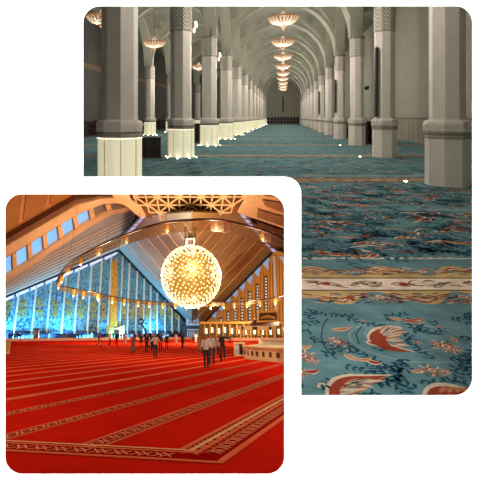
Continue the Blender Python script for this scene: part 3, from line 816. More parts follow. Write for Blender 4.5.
# blue gable wall
b = MB(); b.slab([PG.at(-14, 345), PG.at(-14, 305), APX, CRN, PG.at(192, 345)], .6)
gab = struct(b, 'wall_left.001', [M_tile], 'tall blue tiled gable wall')
b = MB()
for xb in (-2, 13.5, 31, 46, 61, 74, 87, 97.5, 107.5, 119.5, 127, 135.5, 143, 150, 157, 165, 172, 179):
    base = PG.at(xb, 334, .3)
    # height to the gable edge
    z = base.z
    for i in range(400):
        z += .1; p = Vector((base.x, base.y, z)); 
        q = MB_ @ p; px = PX+q.x/q.y*FP; py = PY-(q.z-EYE)/q.y*FP
        edge = 305+(250-305)*(px+14)/(133) if px < 119 else 250+(327-250)*(px-119)/73
        if py < edge+2: break
    b.bar(base, (base.x, base.y, z), .38 if xb not in (107.5, 119.5) else .3, .5, 0, up=PG.n)
struct(b, 'trim_60', [M_rib], 'pale upright ribs of the blue wall')
b = MB(); rr = random.Random(5); bx_ = [-2, 13.5, 31, 46, 61, 74, 87, 97.5, 107.5, 119.5, 127, 135.5, 143, 150, 157, 165, 172, 179]
for x0, x1 in zip(bx_, bx_[1:]):
    if x0 == 107.5: continue
    c_ = (x0+x1)/2+1; hw = (x1-x0)*.30; hh = 12-.03*x0
    for q in range(46):
        a = rr.uniform(0, 2*pi); r_ = sqrt(rr.random()); x = c_+hw*r_*cos(a); y = 309+hh*r_*sin(a)+.03*(x0-60)
        s_ = rr.uniform(.25, .6); b.box(PG.at(x, y, .12), (s_, .15, s_), 0, Matrix.Rotation(rr.uniform(0, 1.5), 3, 'Y'))
    for q in range(40):
        x = rr.uniform(x0+1, x1-1); y = rr.uniform(290 if 30 < x else 308, 330); s_ = rr.uniform(.2, .4)
        if x < 119 and y < 305-55*(x+14)/133+6: continue
        if x > 150 and y < 250+77*(x-119)/73+4: continue
        b.box(PG.at(x, y, .1), (s_, .12, s_), 1)
struct(b, 'trim_72', [mat('ochre_tile', lin((170, 160, 90)), .5), mat('navy_tile', lin((28, 60, 110)), .5)], 'ochre tree motifs and navy flecks of the tile wall')
b = MB(); b.slab([PG.at(-14, 345, .4), PG.at(-14, 331, .4), PG.at(190, 331, .4), PG.at(190, 345, .4)], .35)
struct(b, 'baseboard_1', [mat('navy_dado', lin((26, 34, 62)), .6, .4, 2)], 'dark navy dado at the foot of the blue wall')
# skylit slots and black edge along the gable's top
b = MB(); edge = lambda t, dy: PG.at(-14+133*t, 305-55*t+dy, .5)
N = 9
for i in range(N):
    t0, t1 = i/N+.006, (i+1)/N-.012
    b.slab([edge(t0, 1.2), edge(t1, 1.2), edge(t1, 4.4-1.5*t1), edge(t0, 4.4)], .15)
struct(b, 'window_1', [mat('slot_glass', (.6, .7, .9, 1), .4, emit=(.55, .66, 1, 1), es=.65)], 'row of bright slots under the sloping roof edge')
b = MB(); b.bar(PG.at(-14, 305, .6), PG.at(119, 250, .6), .5, .5); b.bar(PG.at(119, 250, .6), PG.at(192, 327.5, .6), .7, .7)
b.bar(PR_.at(203, 323, .6), PR_.at(275, 249, .6), .7, .7); b.bar(PR_.at(275, 249, .6), PR_.at(300, 257, .6), .5, .5)
struct(b, 'trim_61', [M_black2], 'dark edge where roof meets gable')
# right gable wall: amber panels, lines of small windows, triangular windows on top
b = MB(); b.slab([PR_.at(190, 345), PR_.at(192, 334), PR_.at(275, 249), PR_.at(302, 259), PR_.at(302, 345)], .6)
struct(b, 'wall_right.001', [M_wood], 'amber panelled gable wall')
dots = MB(); tw = MB(); pil = MB(); dk_ = MB()
def redge(x): return 323-(x-203)*74/72
for x in (214, 221, 228, 235, 242, 249.5, 257.3, 265.7):
    yt = redge(x)
    w2 = 2.0+ (x-214)*.02
    tw.slab([PR_.at(x-w2-.6, redge(x-w2-.6)+1.2, .35), PR_.at(x+w2, redge(x+w2)+1.2, .35), PR_.at(x+w2, redge(x+w2)+9+.12*(x-214), .35)], .1)
    lean = (x-192)/1235
    y = yt+14+.1*(x-214)
    dk_.slab([PR_.at(x-1.5+ (y-333)*lean*.0, y-2, .2), PR_.at(x+1.5, y-2, .2), PR_.at(x+1.9, 322, .2), PR_.at(x-1.3, 322, .2)], .1)
    while y < 321:
        xx = x+(y-yt)*.006*max(0, (x-200)/60)
        dots.slab([PR_.at(xx-.75, y, .4), PR_.at(xx+.75, y, .4), PR_.at(xx+.75, y+1.7, .4), PR_.at(xx-.75, y+1.7, .4)], .1)
        y += 3.1
for x in (210.5, 217.5, 224.5, 231.5, 238.5, 245.6, 253.2, 261.3, 270.5, 280):
    yt = redge(x) if x < 275 else 251.5
    for dx in (-1.0, 1.0):
        pil.bar(PR_.at(x+dx*1.4, yt+9, .3), PR_.at(x+dx*1.4+.006*(x-190)*1.2, 323, .3), .35, .5, up=PR_.n)
struct(dk_, 'trim_62', [mat('umber_strip', lin((92, 66, 34)), .7)], 'dark strips behind the small windows')
struct(dots, 'window_2', [M_dot], 'upright rows of small pale windows')
tw.slab([PR_.at(279.5, 256, .35), PR_.at(290, 259, .35), PR_.at(290, 276, .35)], .1)
struct(tw, 'window_3', [mat('blue_pane', (.2, .35, .6, 1), .3, emit=(.22, .38, .62, 1), es=.6)], 'triangular blue windows along the roof slope')
struct(pil, 'trim_63', [mat('amber_fin', lin((214, 150, 64)), .6)], 'amber fins of the gable wall')
b = MB(); b.slab([PR_.at(272.6, 256, .5), PR_.at(275.4, 256, .5), PR_.at(277.5, 314, .5), PR_.at(275, 314, .5)], .3)
o = b.build('hanging_banner', M_white2, M=MB_); tag(o, 'long narrow lilac white banner hanging down the amber wall', 'banner')
# roof: folded middle plane between the gables
T = pb(191, 228, 104)
PML = Plane(CRN, APX, T); PMR = Plane(PR_.at(200, 327), APR, T)
b = MB()
TL, TR = PML.at(122, 236), PMR.at(272, 240)
b.slab([CRN, APX, TL, PML.at(140, 216), PML.at(191, 212)], .5, Vector((0, 0, 1)), 1)
CR2 = PR_.at(200, 327)
b.slab([CR2, APR, TR, PMR.at(246, 214), PMR.at(191, 212)], .5, Vector((0, 0, 1)), 0)
# ribs
NR = 8
e0, e1 = PML.at(121, 249, .25), PML.at(191, 214, .25)
low = PML.at(191.5, 322, .25)
for i in range(1, NR):
    t = i/NR
    # lines running beside the blue gable's right slope
    x0 = 119+ (191-119)*t; y0 = 250-38*t*.9
    x1 = 192; y1 = y0+(192-x0)*(77/73.)*(1+.35*t)
    b.bar(PML.at(x0, y0, .25), PML.at(x1, min(y1, 324), .25), .20, .2, 2, up=PML.n)
for i in range(1, NR+1):
    t = i/(NR+1)
    x0 = 275-(275-191)*t; y0 = 249-35*t
    x1 = 196; y1 = y0+(x0-196)*(74/72.)*(1+.30*t)
    if x0 > 198: b.bar(PMR.at(x0, y0, .25), PMR.at(x1, min(y1, 324), .25), .18, .2, 3, up=PMR.n)
M_ribw = mat('tan_rib', lin((196, 150, 90)), .7)
struct(b, 'ceiling.001', [M_ceilB, M_ceilC, M_rib, M_ribw], 'ribbed boards of the folded tent roof')
# left roof plane with ribs, skylight ladder and orange coffers
A_, B_ = PG.at(-14, 305), APX
PL = Plane(A_, B_, pb(60, 232, 112))
b = MB()
b.slab([A_, B_, PL.at(124, 236), PL.at(142, 205), PL.at(112, 209), PL.at(88, 221), PL.at(20, 268), PL.at(-14, 288)], .5, Vector((0, 0, 1)), 0)
for i in range(1, 9):
    t = i/9
    xa0, ya0 = -14, 305-20*t
    xb0, yb0 = 119+20*t, 250-41*t
    b.bar(PL.at(xa0, ya0, .25), PL.at(xb0, yb0, .25), .34, .25, 1, up=PL.n)
struct(b, 'ceiling.002', [M_ceilC, M_rib], 'ribbed roof boards over the blue wall')
PU = Plane(pb(5, 256, 92), pb(75, 214, 108), pb(128, 202, 118)) if False else Plane(PL.at(-14, 288), PL.at(88, 221), pb(40, 200, 84))
def U(x, y, off=0): return PU.at(x, y, off)
b = MB()
b.slab([U(-14, 288), U(20, 268), U(88, 221), U(112, 209), U(142, 205), U(150, 190), U(120, 178), U(-14, 178)], .4, Vector((0, 0, 1)), 0)
struct(b, 'ceiling.003', [M_coffer], 'tan coffered slope')
b = MB()
for q in (((-14, 180), (24, 180), (23, 190), (18, 231), (5, 241), (-14, 252)), ((28.5, 180), (48.8, 180), (48.5, 194), (43, 216), (28.5, 224.5), (23, 220)), ((52.5, 180), (73, 180), (72, 194), (69, 201), (55, 209.5), (49.5, 204)), ((77, 180), (112, 180), (102, 195), (84, 199), (76, 196))):
    b.slab([U(x, y, .15) for x, y in q], .1, None, 0)
struct(b, 'trim_64', [M_orange], 'orange hexagonal coffers')
b = MB()
b.slab([U(-14, 258, 1.2), U(-14, 251, 1.2), U(75, 200, 1.2), U(100, 196, 1.2), U(128, 194.5, 1.2), U(128, 197.5, 1.2), U(100, 199.5, 1.2), U(76, 206, 1.2)], 1.0, None, 0)
struct(b, 'trim_65', [M_brownB], 'dark brown edge beam')
b = MB()
b.slab([U(-14, 269, 1.6), U(-14, 258, 1.6), U(76, 205.5, 1.6), U(100, 199, 1.6), U(145, 196, 1.6), U(145, 202, 1.6), U(104, 204, 1.6), U(80, 213, 1.6)], 1.4, None, 0)
b.slab([U(-14, 292, 1.6), U(-14, 288, 1.6), U(18, 269, 1.6), U(88, 222, 1.6), U(112, 210.5, 1.6), U(142, 205, 1.6), U(142, 209, 1.6), U(113, 214.5, 1.6), U(90, 226.5, 1.6), U(20, 274, 1.6)], 1.4, None, 0)
up_, lo_ = [(-14, 270), (5, 259), (75, 216.5), (97, 206), (128, 202)], [(-14, 287), (14, 269), (87, 221.5), (108, 210.5), (130, 206)]
def along(pl, t):
    d = [0]
    for p, q in zip(pl, pl[1:]): d.append(d[-1]+math.hypot(q[0]-p[0], q[1]-p[1]))
    s = t*d[-1]
    for i in range(len(pl)-1):
        if s <= d[i+1] or i == len(pl)-2:
            f = (s-d[i])/(d[i+1]-d[i]); return (pl[i][0]+(pl[i+1][0]-pl[i][0])*f, pl[i][1]+(pl[i+1][1]-pl[i][1])*f)
sk = MB(); N = 9; grey = MB()
for i in range(N):
    t0, t1 = i/N, (i+.66)/N
    q = [along(up_, t0), along(up_, t1), along(lo_, t1), along(lo_, t0)]
    (sk if i < 7 else grey).slab([U(x, y, .9) for x, y in q], .1)
    for t in (t1,): 
        b.slab([U(*along(up_, t), 1.3), U(*along(up_, t+.34/N), 1.3), U(*along(lo_, t+.34/N), 1.3), U(*along(lo_, t), 1.3)], .8)
    dk2 = along(up_, t1), along(lo_, t1)
    b.slab([U(dk2[0][0], dk2[0][1], 1.45), U(dk2[0][0]+1.1, dk2[0][1], 1.45), U(dk2[1][0]+1.1, dk2[1][1], 1.45), U(dk2[1][0], dk2[1][1], 1.45)], .2, None, 1)
struct(b, 'trim_66', [M_peach, M_brownB], 'peach concrete beams with cross bars')
struct(sk, 'window_4', [M_sky], 'ladder of blue skylights between two beams')
struct(grey, 'window_5', [mat('dull_pane', lin((120, 112, 100)), .6)], 'unlit end panes of the skylight ladder')
# lilac skylights on the two ridges
for nm, (a, c), pl in (('window_6', ((144, 216.5), (128, 234)), PML), ('window_7', ((242, 214.5), (276, 253)), PMR)):
    b = MB(); n = 5 if nm == 'window_6' else 8
    for i in range(n):
        t0, t1 = i/n+.02, (i+.78)/n
        p, q = (lerp(Vector(a), Vector(c), t) for t in (t0, t1))
        b.slab([pl.at(p.x-2.3, p.y, .9), pl.at(p.x+1.8, p.y, .9), pl.at(q.x+1.8, q.y, .9), pl.at(q.x-2.3, q.y, .9)], .2)
    struct(b, nm, [M_lilac], 'short row of lilac ridge lights')
    b = MB(); p, q = Vector(a), Vector(c)
    b.slab([pl.at(p.x-3.5, p.y-1, .6), pl.at(p.x+3.8, p.y-1, .6), pl.at(q.x+3.8, q.y+1, .6), pl.at(q.x-3.5, q.y+1, .6)], .3)
    struct(b, 'trim_67' if nm == 'window_6' else 'trim_68', [mat('ridge_grey', lin((140, 120, 105)), .7)], 'grey channel of the ridge lights')
# triangular space frame at the crown
PLt = Plane(PML.at(140, 215, 3), PMR.at(245, 213, 3), pb(190, 180, 88))
def L(x, y, off=0): return PLt.at(x, y, off)
poly_ = [(119, 180), (252, 180), (251, 194), (242, 205), (236, 215), (226, 222), (190, 225), (166, 222), (143, 216), (138, 207), (128, 200)]
b = MB(); b.slab([L(x, y, -1.5) for x, y in poly_], .3, Vector((0, 0, 1)), 0)
struct(b, 'ceiling.004', [mat('crown_boards', lin((128, 86, 38)), .8, .15, .2)], 'dim boards above the lattice')
def inside(x, y):
    c = False; n = len(poly_)
    for i in range(n):
        x1, y1 = poly_[i]; x2, y2 = poly_[(i+1) % n]
        if (y1 > y) != (y2 > y) and x < (x2-x1)*(y-y1)/(y2-y1)+x1: c = not c
    return c
ctr = L(190, 205); ux = (L(210, 205)-ctr).normalized(); uy = PLt.n.cross(ux).normalized()
if uy.y < 0: uy = -uy
a_ = (L(200.5, 208)-L(190, 208)).length; ay_ = (L(190, 204.2)-L(190, 211.8)).length
b = MB()
def proj(p):
    q = MB_ @ p; return PX+q.x/q.y*FP, PY-(q.z-EYE)/q.y*FP
def latpt(i, j): return ctr+ux*(i*a_)+uy*(j*ay_)
for j in range(-14, 15):
    for i in range(-14, 15):
        p = latpt(i, j); 
        for di, dj in ((1, 0), (0, 1), (1, 1), (-1, 1)):
            if di and dj and (i+j) % 2: continue
            wd_ = ay_*.15 if dj == 0 else a_*(.13 if di == 0 else .20)
            if di == 0 and i % 1: continue
            q = latpt(i+di, j+dj)
            if inside(*proj(p)) and inside(*proj(q)): b.bar(p, q, wd_, .15, 0, up=PLt.n)
        if (i+j) % 2 == 0 and inside(*proj(p)): b.bar(p-uy*ay_*.17, p+uy*ay_*.17, a_*.34, .22, 0, up=PLt.n)
cx_ = L(128, 204)
struct(b, 'trim_69', [M_peach], 'pale triangular lattice frame at the crown of the roof')
b = MB()
b.slab([L(108, 185, .5), L(125, 185, .5), L(131, 201, .5), L(141, 208, .5), L(146, 217, .5), L(139, 217, .5), L(125, 205, .5), L(116, 203, .5)], .5)
# right crown beams
PRt = Plane(PMR.at(246, 214, 2), PMR.at(285, 236, 2), L(252, 190))
Rr = lambda x, y, off=0: PRt.at(x, y, off)
b.slab([Rr(251, 180, .5), Rr(300, 180, .5), Rr(300, 236, .5), Rr(285, 229, .5), Rr(256, 219, .5), Rr(246, 216, .5), Rr(238, 213, .5), Rr(244, 203, .5)], .5)
struct(b, 'trim_70', [M_peach], 'peach crown beams either side of the lattice')
b = MB()
for q in (((262, 200), (284, 203.5), (300, 206), (300, 216), (284, 213), (266, 206.5)), ((258, 209), (262, 211), (284, 217), (300, 221), (300, 232), (284, 226.5), (257, 217.5)), ((262, 186), (300, 186), (300, 197), (284, 197.5), (268, 196.5), (258, 193))):
    b.slab([Rr(x, y, .75) for x, y in q], .1)
struct(b, 'trim_71', [mat('umber_boards', lin((150, 108, 60)), .8)], 'brown slots between the crown beams')
b = MB(); b.slab([PMR.at(256, 221, 1), PMR.at(300, 237, 1), PMR.at(300, 262, 1), PMR.at(277, 252, 1)], .5)
b.slab([PMR.at(250, 222, .9), PMR.at(262, 226, .9), PMR.at(276, 248, .9), PMR.at(270, 247, .9)], .3)
struct(b, 'ceiling.005', [M_brownB], 'brown roof slope at the far side')
# closing walls out of sight of the picture, so the hall is a real enclosed room
b = MB(); b.slab([F3(-120, 215), F3(120, 215), F3(120, 215, 70), F3(-120, 215, 70)], .5)
struct(b, 'wall_back.001', [M_brownB], 'dark rear wall')

# ---- portal between the gables
root = empty('portal', TB(Vector((PG.at(193, 335).x, YB1-6, FZ))), 'dark portal with a pale perforated panel above, between the two gables', 'portal')
def lb(pts, off=0): return [Vector(((p.x-root_loc.x), (p.y-root_loc.y), (p.z-root_loc.z))) for p in pts]
root_loc = Vector((PG.at(193, 335).x, YB1-6, FZ)); Yp = YB1-6
def pq(x, y, d=0): return pb(x, y, Yp-d)-root_loc
b = MB(); b.slab([pq(182, 340), pq(182, 326), pq(204.5, 326), pq(204.5, 340)], 2.0, Vector((0, 1, 0))); b.build('door_surround', M_teal, root)
b = MB(); b.slab([pq(187, 329, .2), pq(199, 329, .2), pq(199, 330.5, .2), pq(187, 330.5, .2)], .2, Vector((0, 1, 0)))
for i in range(6): b.slab([pq(187+i*2.1, 331.5, .2), pq(188.3+i*2.1, 331.5, .2), pq(188.3+i*2.1, 337, .2), pq(187+i*2.1, 337, .2)], .2, Vector((0, 1, 0)))
b.build('door_screen', M_white2, root)
b = MB(); b.slab([pq(186.5, 305, .1), pq(199.5, 305, .1), pq(200, 325.5, .1), pq(186, 325.5, .1)], 1.2, Vector((0, 1, 0))); b.build('pale_panel', M_white2, root)
b = MB()
for y in (318, 322):
    for x in (188.5, 191.5, 194.8):
        b = MB(); b.slab([pq(x, y, .3), pq(x+1.6, y, .3), pq(x+1.6, y+1.3, .3), pq(x, y+1.3, .3)], .1, Vector((0, 1, 0))); b.build('small_window', M_black2, root)
root['label'] = 'dark portal with pale perforated panel above it, where the two gables meet'

# ---- golden niche strip and open-book niche on the blue wall
b = MB(); b.slab([PG.at(111.5, 262, .6), PG.at(117.5, 258, .6), PG.at(117, 327, .6), PG.at(110, 327, .6)], .3)
o = b.build('gold_mosaic_strip', M_goldB, M=MB_); tag(o, 'tall gold mosaic strip rising up the blue wall above the open book', 'mosaic strip')
c = PG.at(116, 338, 2); c.z = FZ
root = empty('book_niche', TB(c), 'golden niche shaped like an open book before the blue wall', 'niche')
def rel(p): return Vector(p)-c
b = MB()
b.slab([rel(PG.at(107.5, 325.5, 2.4)), rel(PG.at(116, 328.5, 1.0)), rel(PG.at(116, 341, 1.0)), rel(PG.at(107.5, 341, 2.4))], .5)
b.build('left_page', M_book, root)
b = MB(); b.slab([rel(PG.at(116, 328.5, 1.0)), rel(PG.at(124.5, 325, 2.4)), rel(PG.at(124.5, 341, 2.4)), rel(PG.at(116, 341, 1.0))], .5); b.build('right_page', M_book, root)
b = MB(); b.slab([rel(PG.at(114, 329.5, 2.8)), rel(PG.at(117.5, 329.5, 2.8)), rel(PG.at(117.5, 341, 2.8)), rel(PG.at(114, 341, 2.8))], .8); b.build('dark_recess', M_niche, root)
# step at the foot of the walls
b = MB()
s0_, s1_, s2_ = floorB(-8, 341.5), floorB(192, 339.2), floorB(287, 340.4)
b.slab([s0_, s1_, s1_+Vector((0, 0, .62)), s0_+Vector((0, 0, .62))], 1.2, Vector((0, 1, 0)))
tag(b.build('stone_step', M_pink, M=MB_), 'long low pink stone step under the blue wall', 'step')
b = MB(); s1_ = pb(203, 335, 137.5); s2_ = pb(288, 335, 137.5); s1_.z = s2_.z = FZ
b.slab([s1_, s2_, s2_+Vector((0, 0, .62)), s1_+Vector((0, 0, .62))], 1.2, Vector((0, 1, 0)))
tag(b.build('stone_step', M_pink, M=MB_), 'long low pink stone step under the amber arcade', 'step')

# ---- arcade and balcony at the foot of the amber wall
Ya = 143.0
arl = Vector((pb(240, 335, Ya).x, Ya, FZ))
def ap(x, y, d=0): return pb(x, y, Ya-d)-arl
root = empty('arcade', TB(arl), 'olive gold arcade with glowing lamps under the amber wall', 'arcade')
b = MB(); b.slab([ap(200, 342), ap(200, 322), ap(288, 322), ap(288, 342)], 1, Vector((0, 1, 0))); b.build('back_panel', M_olive, root)
b = MB()
for x in (204, 209.5, 216, 222.5, 229, 236, 243, 250, 258, 266, 274, 282): b.slab([ap(x, 323, .8), ap(x+1.6, 323, .8), ap(x+1.6, 341, .8), ap(x, 341, .8)], .6, Vector((0, 1, 0)))
b.slab([ap(200, 321.5, 1), ap(288, 321.5, 1), ap(288, 324, 1), ap(200, 324, 1)], 1, Vector((0, 1, 0))); b.build('pillars', M_goldB, root)
lampm = MB(); lampm.box((0, -.9, 0), (.5, .3, 1.3)); lm = lampm.mesh('arcade_lamp', M_lampw)
for x, y in ((206.2, 331), (212, 330), (218.6, 331), (224.5, 330), (231.5, 331), (239, 331), (246, 332), (254, 331.5), (262, 332), (270, 332), (278, 331.5), (284.2, 330)):
    o = bpy.data.objects.new('lamp', lm); COL.objects.link(o); o.parent = root; o.location = ap(x, y)
b = MB()
for i in range(25): b.slab([ap(207+i*3.2, 335.6, 1.6), ap(208.6+i*3.2, 335.6, 1.6), ap(208.6+i*3.2, 337.3, 1.6), ap(207+i*3.2, 337.3, 1.6)], .3, Vector((0, 1, 0)))
b.build('dotted_frieze', M_niche, root)
Yk = 118.0
bk = Vector((pb(258, 335, Yk).x, Yk, FZ))
def kp(x, y, d=0): return pb(x, y, Yk-d)-bk
root = empty('balcony', TB(bk), 'pale balcony under a maroon canopy before the amber wall', 'balcony')
b = MB(); b.slab([kp(239.5, 330), kp(239.5, 325.8), kp(276, 325.8), kp(276, 330)], 3, Vector((0, 1, 0))); b.build('parapet', M_cream, root)
b = MB()
for x0, x1 in ((241.3, 243.3), (252.5, 257), (269, 271)): b.slab([kp(x0, 326.5, .3), kp(x1, 326.5, .3), kp(x1, 329.5, .3), kp(x0, 329.5, .3)], .2, Vector((0, 1, 0)))
b.build('parapet_square', M_niche, root)
b = MB(); b.add([kp(250, 325.8, 0), kp(279, 325.8, 0), kp(279, 325.8, 0)+Vector((0, 5, 0)), kp(250, 325.8)+Vector((0, 5, 0)), kp(258, 317.5)+Vector((0, 2, 0)), kp(281, 321)+Vector((0, 2, 0))], [(0, 1, 5, 4), (1, 2, 5), (2, 3, 4, 5), (3, 0, 4), (0, 3, 2, 1)])
b.build('canopy', M_maroon, root)
for x in (241, 248, 262, 275):
    b = MB(); b.bar(kp(x, 330)+Vector((0, 1, 0)), Vector((kp(x, 330).x, 1, 0)), .35, .35); b.build('support_post', M_cream, root)
Yc = 117.0; cc_ = pb(268.5, 316.5, Yc)
root = empty('calligraphy_panel', TB(cc_), 'framed dark calligraphy panel with gold strokes above the maroon canopy', 'calligraphy panel')
def cp(x, y, d=0): return pb(x, y, Yc-d)-cc_
b = MB(); out4, in4 = ((257.5, 311), (278.5, 310.5), (279.5, 321.5), (257, 322.5)), ((259.5, 312.8), (276.7, 312.4), (277.5, 319.8), (259, 320.7))
for i in range(4):
    j = (i+1) % 4; b.slab([cp(*out4[i], .4), cp(*out4[j], .4), cp(*in4[j], .4), cp(*in4[i], .4)], .5, Vector((0, 1, 0)))
b.build('frame', M_wood, root)
b = MB(); b.slab([cp(*p, .1) for p in in4], .2, Vector((0, 1, 0))); b.build('panel', mat('calligraphy_ground', lin((62, 44, 30)), .6), root)
b = MB(); rnd = random.Random(3)
b.path([cp(261, 318.5, .25), cp(264, 316.5, .25), cp(268, 315.5, .25), cp(272, 316.5, .25), cp(275.5, 319, .25)], .14, 6)
for x in (262, 264.5, 266.5, 269, 271, 273.5): b.path([cp(x, 318.6, .25), cp(x+.8, 316+rnd.random(), .25), cp(x+1.6, 318.2, .25)], .11, 6)
b.build('gold_strokes', M_goldB, root)

# ---- cream counter and gate on the right
def arc_counter(name, pts, h, label, niches, thick):
    P = [floorB(*p) for p in pts]; c = sum(P, Vector())/len(P); c.z = FZ
    root = empty(name, TB(c), label, 'counter')
    b = MB(); Q = [p-c for p in P]; n = len(Q)
    back = [Vector((q.x*1.0+thick[0], q.y+thick[1], 0)) for q in Q]
    for i in range(n-1):
        a0, a1, b0, b1 = Q[i], Q[i+1], back[i], back[i+1]; e = Vector((0, 0, h))
        b.add([a0, a1, b1, b0, a0+e, a1+e, b1+e, b0+e], [(0, 1, 5, 4), (1, 2, 6, 5), (2, 3, 7, 6), (3, 0, 4, 7), (4, 5, 6, 7)], 0)
    b.build('body', M_cream, root)
    b = MB()
    for i in range(n-1): b.bar(Q[i]+Vector((0, -.05, h)), Q[i+1]+Vector((0, -.05, h)), .22, .10)
    b.build('coping', M_peach, root)
    b = MB()
    for i in range(niches):
        t = (i+.5)/niches*(n-1); k = min(int(t), n-2); f = t-k
        p = Q[k].lerp(Q[k+1], f); d = (Q[k+1]-Q[k]).normalized(); nn = Vector((d.y, -d.x, 0)); 
        b.bar(p+nn*.02-d*.13+Vector((0, 0, h*.5)), p+nn*.02+d*.13+Vector((0, 0, h*.5)), .06, h*.36, 0)
    b.build('niche', M_niche, root); return root
arc_counter('curved_counter', [(244, 358), (249, 359.3), (256, 360.2), (266, 361.2), (278, 362.3), (292, 363)], .86, 'cream curved stone counter with square niches on the red carpet', 8, (3.0, 9))
arc_counter('curved_counter', [(262, 348), (272, 350), (284, 352), (296, 353)], 1.05, 'upper tier of cream counter rising behind the curved one', 0, (2.0, 14))
p = floorB(240, 356); 
root = empty('gate_frame', TB(p), 'small cream gate frame at the end of the curved counter', 'gate')
b = MB()
for x in (-.42, .42): b.box((x, 0, .5), (.14, .16, 1.0))
b.box((0, 0, 1.0), (.98, .18, .14)); b.box((0, 0, .05), (.9, .14, .1)); b.build('frame', M_cream, root)
b = MB(); b.box((.12, .03, .5), (.26, .08, .9)); b.box((-.2, .03, .5), (.3, .06, .85), 1); b.build('infill', [M_black2, M_white2], root)
p = floorB(6.5, 354)
root = empty('lectern', TB(p, .3), 'pale wooden lectern standing on the red carpet at the white border', 'lectern')
b = MB(); b.box((0, 0, .5), (.5, .4, 1.0)); b.build('body', M_cream, root)
b = MB(); b.box((0, -.05, 1.03), (.6, .5, .05), 0, Matrix.Rotation(.3, 3, 'X')); b.build('reading_top', M_wood, root)
b = MB(); b.box((0, -.205, .5), (.36, .02, .7)); b.build('front_inset', M_wood, root)
p = floorB(35.5, 340.8); 
root = empty('kiosk', TB(p), 'small brown kiosk rising out of the crowd under the blue wall', 'kiosk')
b = MB(); b.box((0, 0, 1.3), (1.3, 1.0, 2.6)); b.build('body', mat('kiosk_brown', lin((150, 92, 66)), .7), root)
b = MB(); b.box((0, 0, 2.7), (1.6, 1.2, .25)); b.build('roof', M_black2, root)

# ---- ring rail with its smoked band, and the amber lamps
ZR = pb(186, 303.5, 150).z
def rp(x, y): r = rayB(x, y); return r*(ZR/r.z)
rail = [(57, 283), (59.5, 275), (66, 266), (79, 256.5), (97, 247), (112, 240), (125, 235), (140, 229.5), (153, 225.5), (166, 222.5), (190, 220), (217, 219.8), (240, 224), (264, 231), (285, 240), (303, 252), (312, 268), (306, 282), (296, 291), (285, 295.5), (273, 298), (261, 299.5), (248, 300.8), (235, 301.8), (211, 303), (186, 303), (162, 302), (137, 300), (111, 296), (96, 292.5), (82, 290), (70, 287.5), (61, 286)]
rpts = [rp(*p) for p in rail]
def cat(pts, n=4):
    out = []; k = len(pts)
    for i in range(k):
        p0, p1, p2, p3 = pts[i-1], pts[i], pts[(i+1) % k], pts[(i+2) % k]
        for j in range(n):
            t = j/n; out.append(.5*((2*p1)+(p2-p0)*t+(2*p0-5*p1+4*p2-p3)*t*t+(3*p1-p0-3*p2+p3)*t**3))
    return out
rs = cat(rpts)
rc = Vector((0, 0, ZR))+Vector((sum(p.x for p in rs)/len(rs), sum(p.y for p in rs)/len(rs), 0))
root = empty('ring_rail', TB(rc), 'huge oval lighting ring hanging under the tent roof', 'lighting ring')
b = MB(); b.path([p-rc for p in rs], .11, 6, closed=True); b.build('rail', M_rail, root)
b = MB(); n = len(rs)
for i in range(n):
    a, c = rs[i]-rc, rs[(i+1) % n]-rc; e = Vector((0, 0, -.9))
    b.add([a, c, c+e, a+e], [(0, 1, 2, 3)], 0)
o = b.build('smoked_band', M_band, root)
sm = o.modifiers.new('s', 'SOLIDIFY'); sm.thickness = .02
b = MB()
for i in range(0, n, 9):
    p = rs[i]-rc; b = MB(); b.tube(p, p+Vector((0, 4, 12 if rs[i].y > 60 else 2.5)), .018, n=5)
    b.build('suspension_wire', M_dkgrey, root)
def lamp():
    root = bpy.data.objects.new('pendant_lamp', None); COL.objects.link(root)
    b = MB(); b.lathe([(.0, .04), (.15, .04), (.19, 0), (.19, -.06), (.15, -.06)], 14); b.build('cap', M_rail, root)
    b = MB(); b.lathe([(.17, -.06), (.20, -.3), (.19, -.62), (.15, -.72), (.09, -.72)], 14); b.build('glass_shade', M_amber, root)
    b = MB(); b.ball((0, 0, -.80), (.08, .08, .10), n=12, k=8); b.build('bulb', M_bulb, root)
    return root
l0 = lamp()
def place_lamp(p, s, label, group, first=[True]):
    l = l0 if first[0] else copy_tree(l0); first[0] = False
    l.matrix_world = TB(p) @ Matrix.Scale(s, 4); tag(l, label, 'lamp', group); return l
near = [((217, 219.6), .78, 'directly over the right shoulder of the glowing globe'), ((166, 222.5), .80, 'directly over the left shoulder of the glowing globe'), ((264.5, 231), .90, 'near the white border beside the lilac ridge lights'), ((125, 235), .80, 'in front of the peak of the blue wall'), ((97.5, 246.5), .9, 'next one down the ring from the blue wall peak'), ((79, 256.5), 1.15, 'where the ring crosses the sloping bright slots'), ((66, 265.5), 1.3, 'second from the ring turn'), ((59.8, 274), 1.5, 'just above the ring turn'), ((57.5, 281), 1.5, 'at the turn of the ring')]
M_lamp_pts = []
def inward(p, d):
    best = None
    for i in range(len(rs)):
        a, c = rs[i], rs[(i+1) % len(rs)]; ab = c-a; t = max(0, min(1, (p-a).dot(ab)/ab.dot(ab))); q = a+ab*t
        if best is None or (q-p).length < best[0]: best = ((q-p).length, q, ab)
    q, ab = best[1], best[2].normalized(); v = Vector((-ab.y, ab.x, 0))
    if v.dot(rc-q) < 0: v = -v
    return q+v*d
for (x, y), s, t in near:
    s *= .88; p = inward(rp(x, y), .20*s+.05) - Vector((0, 0, .10)); place_lamp(p, s, f'amber glass ring lamp {t}', 'amber lamps on the near ring'); M_lamp_pts.append((p, s))
far = [70, 82, 96.5, 111, 124, 137, 149, 162, 174, 186, 198.5, 211, 222.5, 235, 247.5, 261, 276]
